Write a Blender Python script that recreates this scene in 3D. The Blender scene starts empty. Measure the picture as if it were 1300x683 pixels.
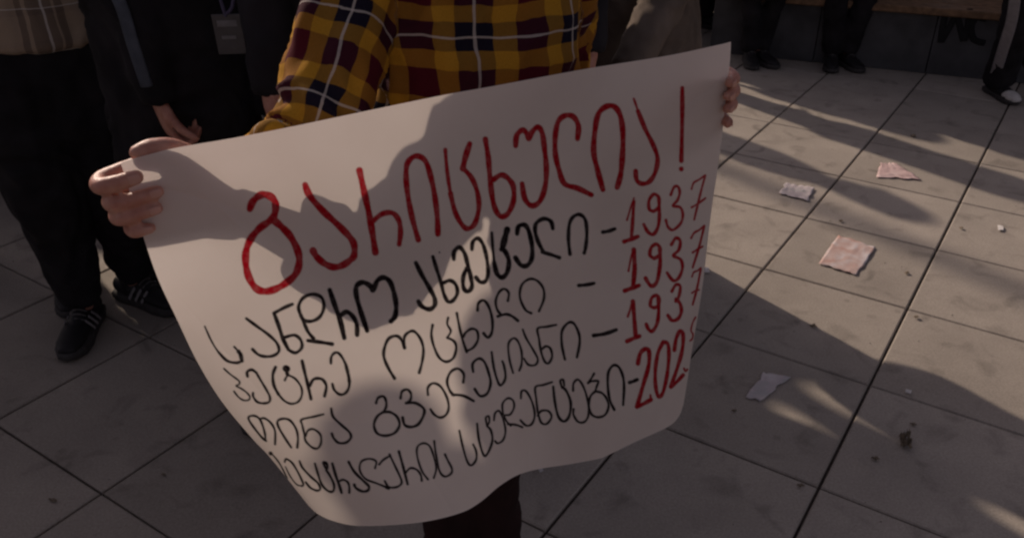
import bpy, math, random
import numpy as np
from mathutils import Vector, Matrix, noise

rnd = random.Random(7)
scene = bpy.context.scene
COL = scene.collection

# ------------------------------------------------------------------ camera
CAM_H = 1.55
FPX = 1100.0                      # focal length in photograph pixels (photograph 1300 x 683)
PITCH = math.radians(29.5)
cam_data = bpy.data.cameras.new("camera")
cam = bpy.data.objects.new("camera", cam_data)
COL.objects.link(cam)
cam.location = (0, 0, CAM_H)
cam.rotation_euler = (math.radians(90) - PITCH, 0, 0)
cam_data.sensor_width = 36
cam_data.lens = 36 * FPX / 1300
cam_data.clip_start = 0.02
cam_data.clip_end = 500
scene.camera = cam
scene.cycles.filter_width = 2.4

# ------------------------------------------------------------------ light
SUN_EL = math.radians(28)
SUN_AZ = math.radians(-53)
SUN_DIR = Vector((math.cos(SUN_AZ) * math.cos(SUN_EL), math.sin(SUN_AZ) * math.cos(SUN_EL), -math.sin(SUN_EL))).normalized()   # way the light travels
world = bpy.data.worlds.new("World")
scene.world = world
world.use_nodes = True
wn = world.node_tree
wn.nodes.clear()
sky = wn.nodes.new('ShaderNodeTexSky')
sky.sky_type = 'NISHITA'
sky.sun_disc = False
sky.sun_elevation = SUN_EL
sky.sun_rotation = math.atan2(-SUN_DIR.x, -SUN_DIR.y)
sky.dust_density = 3.0
sky.air_density = 1.0
sky.ozone_density = 0.6
hs = wn.nodes.new('ShaderNodeHueSaturation')
hs.inputs['Saturation'].default_value = 0.35
tint = wn.nodes.new('ShaderNodeMix')
tint.data_type = 'RGBA'; tint.blend_type = 'MULTIPLY'
tint.inputs[0].default_value = 1.0
tint.inputs[7].default_value = (1.0, 0.89, 0.97, 1)
bg = wn.nodes.new('ShaderNodeBackground')
bg.inputs['Strength'].default_value = 0.088
wo = wn.nodes.new('ShaderNodeOutputWorld')
wn.links.new(sky.outputs[0], hs.inputs['Color'])
wn.links.new(hs.outputs[0], tint.inputs[6])
wn.links.new(tint.outputs[2], bg.inputs['Color'])
wn.links.new(bg.outputs[0], wo.inputs[0])

sun_data = bpy.data.lights.new("sun", 'SUN')
sun_data.energy = 4.35
sun_data.angle = math.radians(0.9)
sun_data.color = (1.0, 0.83, 0.67)
sun = bpy.data.objects.new("sun", sun_data)
sun.rotation_euler = SUN_DIR.to_track_quat('-Z', 'Y').to_euler()
COL.objects.link(sun)

scene.view_settings.view_transform = 'Standard'
scene.view_settings.look = 'None'
scene.view_settings.exposure = -0.55
scene.view_settings.gamma = 1.0

# ------------------------------------------------------------------ helpers
def ray(px, py):
    a = (px - 650) / FPX; b = (py - 341.5) / FPX
    return Vector((a, math.cos(PITCH) - b * math.sin(PITCH), -math.sin(PITCH) - b * math.cos(PITCH)))
def at_z(px, py, z=0.0):
    d = ray(px, py); t = (z - CAM_H) / d.z
    return Vector((0, 0, CAM_H)) + d * t
def at_y(px, py, y):
    d = ray(px, py); return Vector((0, 0, CAM_H)) + d * (y / d.y)
def at_d(px, py, depth):
    return Vector((0, 0, CAM_H)) + ray(px, py) * depth

def tag(o, label=None, cat=None, group=None, kind=None):
    if label: o['label'] = label
    if cat: o['category'] = cat
    if group: o['group'] = group
    if kind: o['kind'] = kind
    return o
def empty(name, loc, rz=0.0):
    o = bpy.data.objects.new(name, None)
    o.empty_display_size = 0.1
    o.location = loc; o.rotation_euler = (0, 0, rz)
    COL.objects.link(o)
    return o
def mesh_from(name, verts, faces, smooth=True):
    me = bpy.data.meshes.new(name)
    me.from_pydata([tuple(v) for v in verts], [], faces)
    me.update()
    if smooth:
        me.polygons.foreach_set('use_smooth', [True] * len(me.polygons))
    return me
def link(name, me, mat=None, parent=None, world_coords=True):
    o = bpy.data.objects.new(name, me)
    if mat is not None and len(me.materials) == 0: me.materials.append(mat)
    COL.objects.link(o)
    if parent is not None:
        o.parent = parent
        if world_coords:
            m = Matrix.Translation(parent.location) @ parent.rotation_euler.to_matrix().to_4x4()
            o.matrix_parent_inverse = m.inverted()
    return o

# ------------------------------------------------------------------ materials
def new_mat(name):
    m = bpy.data.materials.new(name); m.use_nodes = True
    nt = m.node_tree; nt.nodes.clear()
    out = nt.nodes.new('ShaderNodeOutputMaterial')
    return m, nt, out
def N(nt, typ, **kw):
    n = nt.nodes.new(typ)
    for k, v in kw.items(): setattr(n, k, v)
    return n
def basic(name, col, rough=0.8, var=0.25, scale=30, bump=0.2, bump_scale=300, spec=0.3, sheen=0.0, bump_dist=0.002):
    """Principled with two scales of colour noise and a fine bump, in object space"""
    m, nt, out = new_mat(name)
    p = N(nt, 'ShaderNodeBsdfPrincipled')
    tc = N(nt, 'ShaderNodeTexCoord')
    n1 = N(nt, 'ShaderNodeTexNoise'); n1.inputs['Scale'].default_value = scale; n1.inputs['Detail'].default_value = 5
    nt.links.new(tc.outputs['Object'], n1.inputs['Vector'])
    cr = N(nt, 'ShaderNodeMapRange')
    cr.inputs['From Min'].default_value = 0.3; cr.inputs['From Max'].default_value = 0.7
    cr.inputs['To Min'].default_value = 1 - var; cr.inputs['To Max'].default_value = 1 + var
    nt.links.new(n1.outputs['Fac'], cr.inputs['Value'])
    mx = N(nt, 'ShaderNodeVectorMath', operation='SCALE')
    mx.inputs[0].default_value = col
    nt.links.new(cr.outputs[0], mx.inputs['Scale'])
    nt.links.new(mx.outputs[0], p.inputs['Base Color'])
    p.inputs['Roughness'].default_value = rough
    p.inputs['Specular IOR Level'].default_value = spec
    if sheen: p.inputs['Sheen Weight'].default_value = sheen
    n2 = N(nt, 'ShaderNodeTexNoise'); n2.inputs['Scale'].default_value = bump_scale; n2.inputs['Detail'].default_value = 3
    nt.links.new(tc.outputs['Object'], n2.inputs['Vector'])
    b = N(nt, 'ShaderNodeBump'); b.inputs['Strength'].default_value = bump; b.inputs['Distance'].default_value = bump_dist
    nt.links.new(n2.outputs['Fac'], b.inputs['Height'])
    nt.links.new(b.outputs[0], p.inputs['Normal'])
    nt.links.new(p.outputs[0], out.inputs[0])
    return m

M = {}
M['black_cloth'] = basic('black_cloth', (0.019, 0.017, 0.020), 0.9, 0.35, 12, 0.3, 500, 0.15, 0.0)
M['charcoal_cloth'] = basic('charcoal_cloth', (0.022, 0.020, 0.024), 0.9, 0.3, 10, 0.3, 450, 0.15)
M['navy_cloth'] = basic('navy_cloth', (0.016, 0.018, 0.027), 0.9, 0.3, 10, 0.3, 450, 0.15)
M['maroon_cloth'] = basic('maroon_cloth', (0.026, 0.012, 0.012), 0.9, 0.3, 14, 0.3, 450, 0.15)
M['brown_coat'] = basic('brown_coat', (0.15, 0.118, 0.098), 0.92, 0.3, 9, 0.35, 400, 0.15)
M['grey_stripe'] = basic('grey_stripe', (0.26, 0.24, 0.25), 0.8, 0.15, 40)
M['blue_stripe'] = basic('blue_stripe', (0.075, 0.085, 0.11), 0.8, 0.25, 30)
M['shoe_black'] = basic('shoe_black', (0.014, 0.012, 0.014), 0.6, 0.3, 40, 0.25, 300, 0.35)
M['shoe_white'] = basic('shoe_white', (0.62, 0.58, 0.55), 0.55, 0.15, 40, 0.2, 300, 0.35)
M['shoe_grey'] = basic('shoe_grey', (0.22, 0.21, 0.22), 0.6, 0.2, 40, 0.2, 300, 0.35)
M['rubber'] = basic('rubber', (0.05, 0.045, 0.045), 0.7, 0.25, 50, 0.2, 250)
M['lace'] = basic('lace', (0.12, 0.11, 0.11), 0.85, 0.2, 120, 0.3, 900)
M['hair_dark'] = basic('hair_dark', (0.018, 0.012, 0.009), 0.55, 0.4, 60, 0.6, 400, 0.4)
M['wood'] = basic('wood', (0.22, 0.13, 0.075), 0.6, 0.35, 25, 0.3, 200)
M['wall_stone'] = basic('wall_stone', (0.085, 0.083, 0.088), 0.9, 0.3, 6, 0.4, 120, 0.2)
M['spray_paint'] = basic('spray_paint', (0.012, 0.012, 0.014), 0.7, 0.3, 20)
M['plastic_clear'] = basic('plastic_clear', (0.075, 0.07, 0.08), 0.25, 0.15, 40, 0.05, 200, 0.6)
M['card_white'] = basic('card_white', (0.22, 0.21, 0.225), 0.5, 0.15, 60)
M['lanyard'] = basic('lanyard', (0.10, 0.085, 0.15), 0.8, 0.2, 80)
M['button'] = basic('button', (0.5, 0.45, 0.4), 0.35, 0.1, 60)
M['dry_leaf'] = basic('dry_leaf', (0.22, 0.17, 0.12), 0.85, 0.45, 90, 0.4, 500)
M['grit'] = basic('grit', (0.30, 0.27, 0.24), 0.9, 0.4, 60, 0.3, 500)
M['paper_bit'] = basic('paper_bit', (0.72, 0.68, 0.66), 0.8, 0.12, 60, 0.2, 300)

def skin_mat():
    m, nt, out = new_mat('skin')
    p = N(nt, 'ShaderNodeBsdfPrincipled')
    tc = N(nt, 'ShaderNodeTexCoord')
    n1 = N(nt, 'ShaderNodeTexNoise'); n1.inputs['Scale'].default_value = 55; n1.inputs['Detail'].default_value = 6
    nt.links.new(tc.outputs['Object'], n1.inputs['Vector'])
    r = N(nt, 'ShaderNodeValToRGB')
    r.color_ramp.elements[0].position = 0.35; r.color_ramp.elements[0].color = (0.43, 0.175, 0.125, 1)
    r.color_ramp.elements[1].position = 0.68; r.color_ramp.elements[1].color = (0.55, 0.28, 0.21, 1)
    nt.links.new(n1.outputs['Fac'], r.inputs[0]); nt.links.new(r.outputs[0], p.inputs['Base Color'])
    p.inputs['Roughness'].default_value = 0.48
    p.inputs['Subsurface Weight'].default_value = 0.25
    p.inputs['Subsurface Radius'].default_value = (1.0, 0.35, 0.2)
    p.inputs['Subsurface Scale'].default_value = 0.006
    n2 = N(nt, 'ShaderNodeTexNoise'); n2.inputs['Scale'].default_value = 260; n2.inputs['Detail'].default_value = 6
    nt.links.new(tc.outputs['Object'], n2.inputs['Vector'])
    b = N(nt, 'ShaderNodeBump'); b.inputs['Strength'].default_value = 0.5; b.inputs['Distance'].default_value = 0.0015
    nt.links.new(n2.outputs['Fac'], b.inputs['Height']); nt.links.new(b.outputs[0], p.inputs['Normal'])
    nt.links.new(p.outputs[0], out.inputs[0])
    return m
M['skin'] = skin_mat()
M['nail'] = basic('nail', (0.55, 0.28, 0.22), 0.4, 0.05, 60, 0.05, 300, 0.5)

def stripe_fac(nt, coord, period, bands):
    """value of a constant colour ramp repeated along a coordinate"""
    d = N(nt, 'ShaderNodeMath', operation='DIVIDE'); d.inputs[1].default_value = period
    nt.links.new(coord, d.inputs[0])
    fr = N(nt, 'ShaderNodeMath', operation='FRACT'); nt.links.new(d.outputs[0], fr.inputs[0])
    r = N(nt, 'ShaderNodeValToRGB'); r.color_ramp.interpolation = 'CONSTANT'
    el = r.color_ramp.elements
    el[0].position = 0; el[0].color = (*bands[0][1], 1)
    el[1].position = bands[1][0]; el[1].color = (*bands[1][1], 1)
    for pos, c in bands[2:]:
        e = el.new(pos); e.color = (*c, 1)
    nt.links.new(fr.outputs[0], r.inputs[0])
    return r.outputs[0], fr.outputs[0]
def plaid_mat(name, period, bands, line_col, line_w, line_pos=0.5, vper=None, vbands=None):
    m, nt, out = new_mat(name)
    p = N(nt, 'ShaderNodeBsdfPrincipled')
    at = N(nt, 'ShaderNodeAttribute', attribute_name='cloth_uv')
    tc = N(nt, 'ShaderNodeTexCoord')
    nz = N(nt, 'ShaderNodeTexNoise'); nz.inputs['Scale'].default_value = 14; nz.inputs['Detail'].default_value = 2
    nt.links.new(tc.outputs['Object'], nz.inputs['Vector'])
    wob = N(nt, 'ShaderNodeVectorMath', operation='SCALE'); wob.inputs['Scale'].default_value = 0.012
    nt.links.new(nz.outputs['Color'], wob.inputs[0])
    ad = N(nt, 'ShaderNodeVectorMath', operation='ADD')
    nt.links.new(at.outputs['Vector'], ad.inputs[0]); nt.links.new(wob.outputs[0], ad.inputs[1])
    sp = N(nt, 'ShaderNodeSeparateXYZ'); nt.links.new(ad.outputs[0], sp.inputs[0])
    c1, f1 = stripe_fac(nt, sp.outputs[0], period, bands)
    c2, f2 = stripe_fac(nt, sp.outputs[1], vper or period, vbands or bands)
    mx = N(nt, 'ShaderNodeMix', data_type='RGBA'); mx.inputs[0].default_value = 0.5
    nt.links.new(c1, mx.inputs[6]); nt.links.new(c2, mx.inputs[7])
    cur = mx.outputs[2]
    for f in (f1, f2):
        s = N(nt, 'ShaderNodeMath', operation='SUBTRACT'); s.inputs[1].default_value = line_pos
        nt.links.new(f, s.inputs[0])
        a = N(nt, 'ShaderNodeMath', operation='ABSOLUTE'); nt.links.new(s.outputs[0], a.inputs[0])
        l = N(nt, 'ShaderNodeMath', operation='LESS_THAN'); l.inputs[1].default_value = line_w / period / 2
        nt.links.new(a.outputs[0], l.inputs[0])
        k = N(nt, 'ShaderNodeMath', operation='MULTIPLY'); k.inputs[1].default_value = 0.58
        nt.links.new(l.outputs[0], k.inputs[0])
        m2 = N(nt, 'ShaderNodeMix', data_type='RGBA')
        nt.links.new(k.outputs[0], m2.inputs[0]); nt.links.new(cur, m2.inputs[6]); m2.inputs[7].default_value = (*line_col, 1)
        cur = m2.outputs[2]
    # woven grain and wear
    n3 = N(nt, 'ShaderNodeTexNoise'); n3.inputs['Scale'].default_value = 700; n3.inputs['Detail'].default_value = 2
    nt.links.new(tc.outputs['Object'], n3.inputs['Vector'])
    mr = N(nt, 'ShaderNodeMapRange'); mr.inputs['To Min'].default_value = 0.7; mr.inputs['To Max'].default_value = 1.3
    nt.links.new(n3.outputs['Fac'], mr.inputs['Value'])
    sc = N(nt, 'ShaderNodeVectorMath', operation='SCALE')
    nt.links.new(cur, sc.inputs[0]); nt.links.new(mr.outputs[0], sc.inputs['Scale'])
    nt.links.new(sc.outputs[0], p.inputs['Base Color'])
    p.inputs['Roughness'].default_value = 0.92; p.inputs['Specular IOR Level'].default_value = 0.1
    b = N(nt, 'ShaderNodeBump'); b.inputs['Strength'].default_value = 0.3; b.inputs['Distance'].default_value = 0.001
    nt.links.new(n3.outputs['Fac'], b.inputs['Height']); nt.links.new(b.outputs[0], p.inputs['Normal'])
    nt.links.new(p.outputs[0], out.inputs[0])
    return m
OCH = (0.47, 0.235, 0.024); MAR = (0.085, 0.008, 0.016); NAV = (0.014, 0.011, 0.022); ORG = (0.30, 0.085, 0.018)
pb = [(0, MAR), (0.16, OCH), (0.36, NAV), (0.67, OCH), (0.85, MAR)]
M['yellow_plaid'] = plaid_mat('yellow_plaid', 0.120, pb, (0.62, 0.55, 0.5), 0.0030, 0.51)
BEI = (0.36, 0.275, 0.205); BRN = (0.035, 0.02, 0.022)
bb = [(0, BEI), (0.42, BRN), (0.50, BEI), (0.52, BRN), (0.74, BEI), (0.78, BRN), (0.84, BEI)]
bv = [(0, BEI), (0.46, (0.30, 0.23, 0.18)), (0.60, BEI), (0.8, (0.34, 0.26, 0.2)), (0.9, BEI)]
M['beige_plaid'] = plaid_mat('beige_plaid', 0.19, bb, (0.75, 0.7, 0.66), 0.004, 0.61, 0.11, bv)

# ------------------------------------------------------------------ solid tubes -> one skin
def frames(pts):
    tang = []
    for i in range(len(pts)):
        a = pts[max(0, i - 1)]; b = pts[min(len(pts) - 1, i + 1)]
        t = (b - a)
        tang.append(t.normalized() if t.length > 1e-9 else Vector((0, 0, 1)))
    return tang
def resample(pts, rad, sub):
    """Catmull-Rom through points with radii (pairs)"""
    P, R = [], []
    n = len(pts)
    for i in range(n - 1):
        p0 = pts[max(0, i - 1)]; p1 = pts[i]; p2 = pts[i + 1]; p3 = pts[min(n - 1, i + 2)]
        r1 = rad[i]; r2 = rad[i + 1]
        for k in range(sub):
            t = k / sub
            q = 0.5 * ((2 * p1) + (-p0 + p2) * t + (2 * p0 - 5 * p1 + 4 * p2 - p3) * t * t + (-p0 + 3 * p1 - 3 * p2 + p3) * t ** 3)
            s = t * t * (3 - 2 * t)
            P.append(q); R.append((r1[0] + (r2[0] - r1[0]) * s, r1[1] + (r2[1] - r1[1]) * s))
    P.append(pts[-1].copy()); R.append(rad[-1])
    return P, R
class Blob:
    def __init__(self): self.v = []; self.f = []; self.chains = []
    def tube(self, pts, rad, ref=None, sub=4, seg=14, cap=(1.0, 1.0), rec=None):
        pts = [Vector(p) for p in pts]
        rad = [(r, r) if not isinstance(r, tuple) else r for r in rad]
        P, R = resample(pts, rad, sub)
        if rec is not None: self.chains.append((rec, P, R, Vector(ref) if ref is not None else Vector((1, 0, 0))))
        T = frames(P)
        rings = []
        t0, t1 = T[0], T[-1]
        for a in (75, 50, 25):
            c = math.cos(math.radians(a)); s = math.sin(math.radians(a)); m = min(R[0])
            rings.append((P[0] - t0 * m * s * cap[0], (R[0][0] * c, R[0][1] * c), t0))
        for p, r, t in zip(P, R, T): rings.append((p, r, t))
        for a in (25, 50, 75):
            c = math.cos(math.radians(a)); s = math.sin(math.radians(a)); m = min(R[-1])
            rings.append((P[-1] + t1 * m * s * cap[1], (R[-1][0] * c, R[-1][1] * c), t1))
        rv = Vector(ref) if ref is not None else None
        prev = None; base = len(self.v)
        for p, r, t in rings:
            if rv is not None: x = rv - t * rv.dot(t)
            else:
                x = prev - t * prev.dot(t) if prev is not None else t.orthogonal()
            if x.length < 1e-6: x = t.orthogonal()
            x.normalize(); prev = x; y = t.cross(x)
            for k in range(seg):
                a = 2 * math.pi * k / seg
                self.v.append(p + x * (r[0] * math.cos(a)) + y * (r[1] * math.sin(a)))
        nr = len(rings)
        for i in range(nr - 1):
            for k in range(seg):
                a = base + i * seg + k; b = base + i * seg + (k + 1) % seg
                self.f.append((a, b, b + seg, a + seg))
        self.f.append(tuple(base + k for k in range(seg))[::-1])
        self.f.append(tuple(base + (nr - 1) * seg + k for k in range(seg)))
        return self
    def ball(self, c, r, ref=None):
        c = Vector(c)
        rx, ry, rz = r if isinstance(r, tuple) else (r, r, r)
        base = len(self.v); ns, nr = 16, 10
        X = Vector(ref).normalized() if ref is not None else Vector((1, 0, 0))
        Z = Vector((0, 0, 1)); Y = Z.cross(X)
        for i in range(1, nr):
            th = math.pi * i / nr
            for k in range(ns):
                ph = 2 * math.pi * k / ns
                self.v.append(c + X * rx * math.sin(th) * math.cos(ph) + Y * ry * math.sin(th) * math.sin(ph) + Z * rz * math.cos(th))
        for i in range(nr - 2):
            for k in range(ns):
                a = base + i * ns + k; b = base + i * ns + (k + 1) % ns
                self.f.append((a, a + ns, b + ns, b))
        self.f.append(tuple(base + k for k in range(ns)))
        self.f.append(tuple(base + (nr - 2) * ns + k for k in range(ns))[::-1])
        return self
    def build(self, name, mat, parent, voxel=0.01, smooth=4, wrinkle=None, uv=False, raw=False):
        me = mesh_from(name, self.v, self.f)
        tmp = bpy.data.objects.new('tmp', me); COL.objects.link(tmp)
        if not raw:
            r = tmp.modifiers.new('r', 'REMESH'); r.mode = 'VOXEL'; r.voxel_size = voxel
            if smooth:
                s = tmp.modifiers.new('s', 'SMOOTH'); s.factor = 0.5; s.iterations = smooth
        dg = bpy.context.evaluated_depsgraph_get()
        out = bpy.data.meshes.new_from_object(tmp.evaluated_get(dg))
        bpy.data.objects.remove(tmp)
        out.name = name
        n = len(out.vertices)
        co = np.empty(n * 3, np.float32); out.vertices.foreach_get('co', co); co = co.reshape(-1, 3)
        if uv:
            out.attributes.new('cloth_uv', 'FLOAT_VECTOR', 'POINT').data.foreach_set('vector', self.cloth_uv(co).astype(np.float32).ravel())
        if wrinkle:
            amp, fr, squash = wrinkle
            no = np.empty(n * 3, np.float32); out.vertices.foreach_get('normal', no); no = no.reshape(-1, 3)
            d = np.empty(n, np.float32)
            for i in range(n):
                x, y, z = co[i]
                w = noise.noise((x * fr * 0.5, y * fr * 0.5, z * fr * 0.3 + 7)) * 2.0
                q = noise.noise((x * fr + w, y * fr + w, z * fr * squash + x * fr * 0.6 + w))
                d[i] = (1 - abs(q) * 2.4) * amp + 0.5 * amp * noise.noise((x * fr * 2.6, y * fr * 2.6, z * fr * 2.1 * squash + w))
            co = co + no * (d * 1.0)[:, None]
            out.vertices.foreach_set('co', co.astype(np.float32).ravel())
        out.update()
        out.polygons.foreach_set('use_smooth', [True] * len(out.polygons))
        out.materials.clear()
        return link(name, out, mat, parent)
    def cloth_uv(self, co):
        n = len(co); best = np.full(n, 1e9); uv = np.zeros((n, 3))
        for rec, P, R, ref in self.chains:
            acc = 0.0
            for i in range(len(P) - 1):
                a = np.array(P[i]); b = np.array(P[i + 1]); ab = b - a; L = np.linalg.norm(ab)
                if L < 1e-6: continue
                t = np.clip(((co - a) @ ab) / (L * L), 0, 1)
                q = a + t[:, None] * ab; w = co - q
                tt = ab / L; x = np.array(ref) - tt * np.dot(np.array(ref), tt); x /= max(1e-6, np.linalg.norm(x)); y = np.cross(tt, x)
                rx = R[i][0] + (R[i + 1][0] - R[i][0]) * t; ry = R[i][1] + (R[i + 1][1] - R[i][1]) * t
                wx = w @ x; wy = w @ y
                e = np.sqrt((wx / rx) ** 2 + (wy / ry) ** 2 + ((w @ tt) / np.minimum(rx, ry)) ** 2)
                m = e < best
                ang = np.arctan2(-wy / ry, wx / rx)
                mean = sum((r[0] + r[1]) / 2 for r in R) / len(R)
                uv[m, 0] = (ang * mean)[m] + rec[0]
                uv[m, 1] = (acc + t * L)[m] + rec[1] if len(rec) < 3 else co[m, 2]
                best = np.where(m, e, best)
                acc += L
        return uv

# ------------------------------------------------------------------ people
def finger(b, base, d, nrm, lens, rads, curl):
    """finger of three bones from base, direction d, bending towards nrm"""
    pts = [Vector(base)]; a = 0.0
    d = Vector(d).normalized(); nrm = Vector(nrm).normalized()
    for L, c in zip(lens, curl):
        a += c
        pts.append(pts[-1] + (d * math.cos(a) + nrm * math.sin(a)) * L)
    b.tube(pts, rads, sub=3, seg=8)
def relaxed_hand(b, wrist, d, palm_n, thumb_side, k=1.0, cq=1.0):
    """palm_n: way the palm faces (fingers bend that way); thumb_side: unit vector to the thumb"""
    d = Vector(d).normalized(); pn = (Vector(palm_n) - d * Vector(palm_n).dot(d)).normalized()
    ts = (Vector(thumb_side) - d * Vector(thumb_side).dot(d)).normalized()
    w = Vector(wrist)
    b.tube([w - d * 0.02 * k, w + d * 0.02 * k, w + d * 0.06 * k, w + d * 0.088 * k], [(0.027 * k, 0.020 * k), (0.033 * k, 0.019 * k), (0.041 * k, 0.016 * k), (0.040 * k, 0.012 * k)], ref=ts, seg=12)
    for i, (o, L) in enumerate(((0.030, 1.0), (0.010, 1.1), (-0.010, 1.02), (-0.029, 0.82))):
        base = w + d * (0.085 - abs(i - 1) * 0.004) * k + ts * o * k
        finger(b, base, d + ts * o * 2.0, pn, [0.040 * L * k, 0.026 * L * k, 0.022 * L * k], [0.0102 * k, 0.0097 * k, 0.0088 * k, 0.0075 * k], [(0.25 + 0.07 * i) * cq, 0.5 * cq, 0.35 * cq])
    finger(b, w + d * 0.03 * k + ts * 0.022 * k + pn * 0.006, d * 0.75 + ts * 0.6 + pn * 0.25, pn - ts * 0.4, [0.042 * k, 0.032 * k, 0.026 * k], [0.0145 * k, 0.0125 * k, 0.0115 * k, 0.009 * k], [0, 0.25, 0.3])
def head(b, neck, top, fwd, right):
    """head ball, jaw, brow, nose, lips and ears round the centre"""
    F = Vector(fwd).normalized(); Rr = Vector(right).normalized(); U = Vector((0, 0, 1))
    c = Vector(top)
    b.ball(c + U * 0.02, (0.073, 0.092, 0.098), ref=Rr)
    b.tube([c + U * 0.0 + F * 0.02, c - U * 0.06 + F * 0.03, c - U * 0.098 + F * 0.045], [(0.066, 0.07), (0.058, 0.058), (0.034, 0.03)], ref=Rr)
    b.tube([c + F * 0.083 + U * 0.018 - Rr * 0.04, c + F * 0.09 + U * 0.022, c + F * 0.083 + U * 0.018 + Rr * 0.04], [0.010, 0.011, 0.010], seg=8)
    b.tube([c + F * 0.088 + U * 0.012, c + F * 0.104 - U * 0.018, c + F * 0.108 - U * 0.03], [0.007, 0.011, 0.013], seg=8)
    b.tube([c + F * 0.072 - U * 0.058 - Rr * 0.022, c + F * 0.085 - U * 0.056, c + F * 0.072 - U * 0.058 + Rr * 0.022], [0.006, 0.009, 0.006], seg=8)
    for s in (-1, 1):
        b.tube([c + Rr * s * 0.074 + U * 0.02 - F * 0.012, c + Rr * s * 0.085 - F * 0.018, c + Rr * s * 0.076 - U * 0.03 - F * 0.008], [(0.008, 0.014), (0.008, 0.018), (0.007, 0.010)], ref=Rr, seg=8)
        b.ball(c + F * 0.078 + Rr * s * 0.031 + U * 0.002, 0.012)
def shoe(parent, ankle, toe_dir, mats, stripes=True, k=1.0, side=1, name='shoe', label=None, toe_cap=False):
    """sneaker: upper with tongue and ankle collar (> sole, laces, stripes, toe cap)"""
    F = Vector(toe_dir).normalized(); U = Vector((0, 0, 1)); S = F.cross(U).normalized()
    o = Vector((ankle[0], ankle[1], 0.0)); h = ankle[2] - 0.09
    def w(a, b_, c): return o + F * a * k + S * b_ * k + U * (c * k + h)
    up = Blob()
    up.tube([w(-0.062, 0, 0.05), w(-0.03, 0, 0.052), w(0.03, 0.002, 0.050), w(0.09, 0.004, 0.042), w(0.14, 0.004, 0.036), w(0.172, 0.002, 0.032)],
            [(0.030, 0.032), (0.034, 0.034), (0.036, 0.034), (0.043, 0.027), (0.042, 0.022), (0.031, 0.016)], ref=S, seg=16)
    up.tube([w(-0.02, 0, 0.05), w(-0.018, 0, 0.085), w(-0.02, 0, 0.108)], [(0.038, 0.033), (0.037, 0.035), (0.039, 0.036)], ref=S, cap=(1, 0.2))
    up.tube([w(0.015, 0, 0.105), w(0.04, 0, 0.085), w(0.085, 0.002, 0.064)], [(0.022, 0.008), (0.021, 0.009), (0.018, 0.008)], ref=S)
    u = up.build(name, mats[0], parent, voxel=0.005, smooth=3)
    if label: u['label'] = label
    # sole outline lofted as a solid slab
    prof = [(-0.098, 0.0), (-0.088, 0.026), (-0.05, 0.036), (0.0, 0.036), (0.05, 0.040), (0.10, 0.049), (0.15, 0.046), (0.185, 0.028), (0.198, 0.0)]
    ring = [(a, b_) for a, b_ in prof] + [(a, -b_ * 0.92) for a, b_ in prof[-2:0:-1]]
    n = len(ring); vs = []; fs = []
    for lvl, sc, zz in ((0, 0.97, 0.001), (1, 1.0, 0.006), (2, 1.01, 0.022), (3, 0.97, 0.029)):
        for a, b_ in ring:
            vs.append(w(0.05 + (a - 0.05) * sc, b_ * sc, zz + (0.006 if a > 0.15 and lvl < 2 else 0)))
    for l in range(3):
        for i in range(n):
            a = l * n + i; b2 = l * n + (i + 1) % n
            fs.append((a, b2, b2 + n, a + n))
    fs.append(tuple(range(n))[::-1]); fs.append(tuple(range(3 * n, 4 * n)))
    link('sole', mesh_from('sole', vs, fs), mats[1], u)
    if stripes:
        for sd in (-1, 1):
            for j in range(3):
                x = 0.018 + 0.026 * j
                pts = [w(x - 0.012, sd * 0.0405, 0.032), w(x, sd * 0.0375, 0.052), w(x + 0.010, sd * 0.030, 0.071)]
                bb_ = Blob(); bb_.tube(pts, [(0.0052, 0.0025)] * 3, ref=F, seg=8)
                link('stripe', mesh_from('stripe', bb_.v, bb_.f), mats[2], u)
    for j in range(5):
        x = 0.03 + 0.013 * j; z = 0.099 - 0.0082 * j
        bb_ = Blob(); bb_.tube([w(x, -0.022, z - 0.008), w(x + 0.004, 0, z + 0.002), w(x, 0.022, z - 0.008)], [0.0028] * 3, seg=6, sub=3)
        link('lace', mesh_from('lace', bb_.v, bb_.f), mats[3], u)
    if toe_cap:
        bb_ = Blob(); bb_.tube([w(0.115, 0.003, 0.040), w(0.15, 0.003, 0.037), w(0.180, 0.002, 0.032)], [(0.044, 0.025), (0.042, 0.024), (0.030, 0.018)], ref=S, seg=14)
        link('toe_cap', mesh_from('toe_cap', bb_.v, bb_.f), mats[4], u)
    return u

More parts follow.
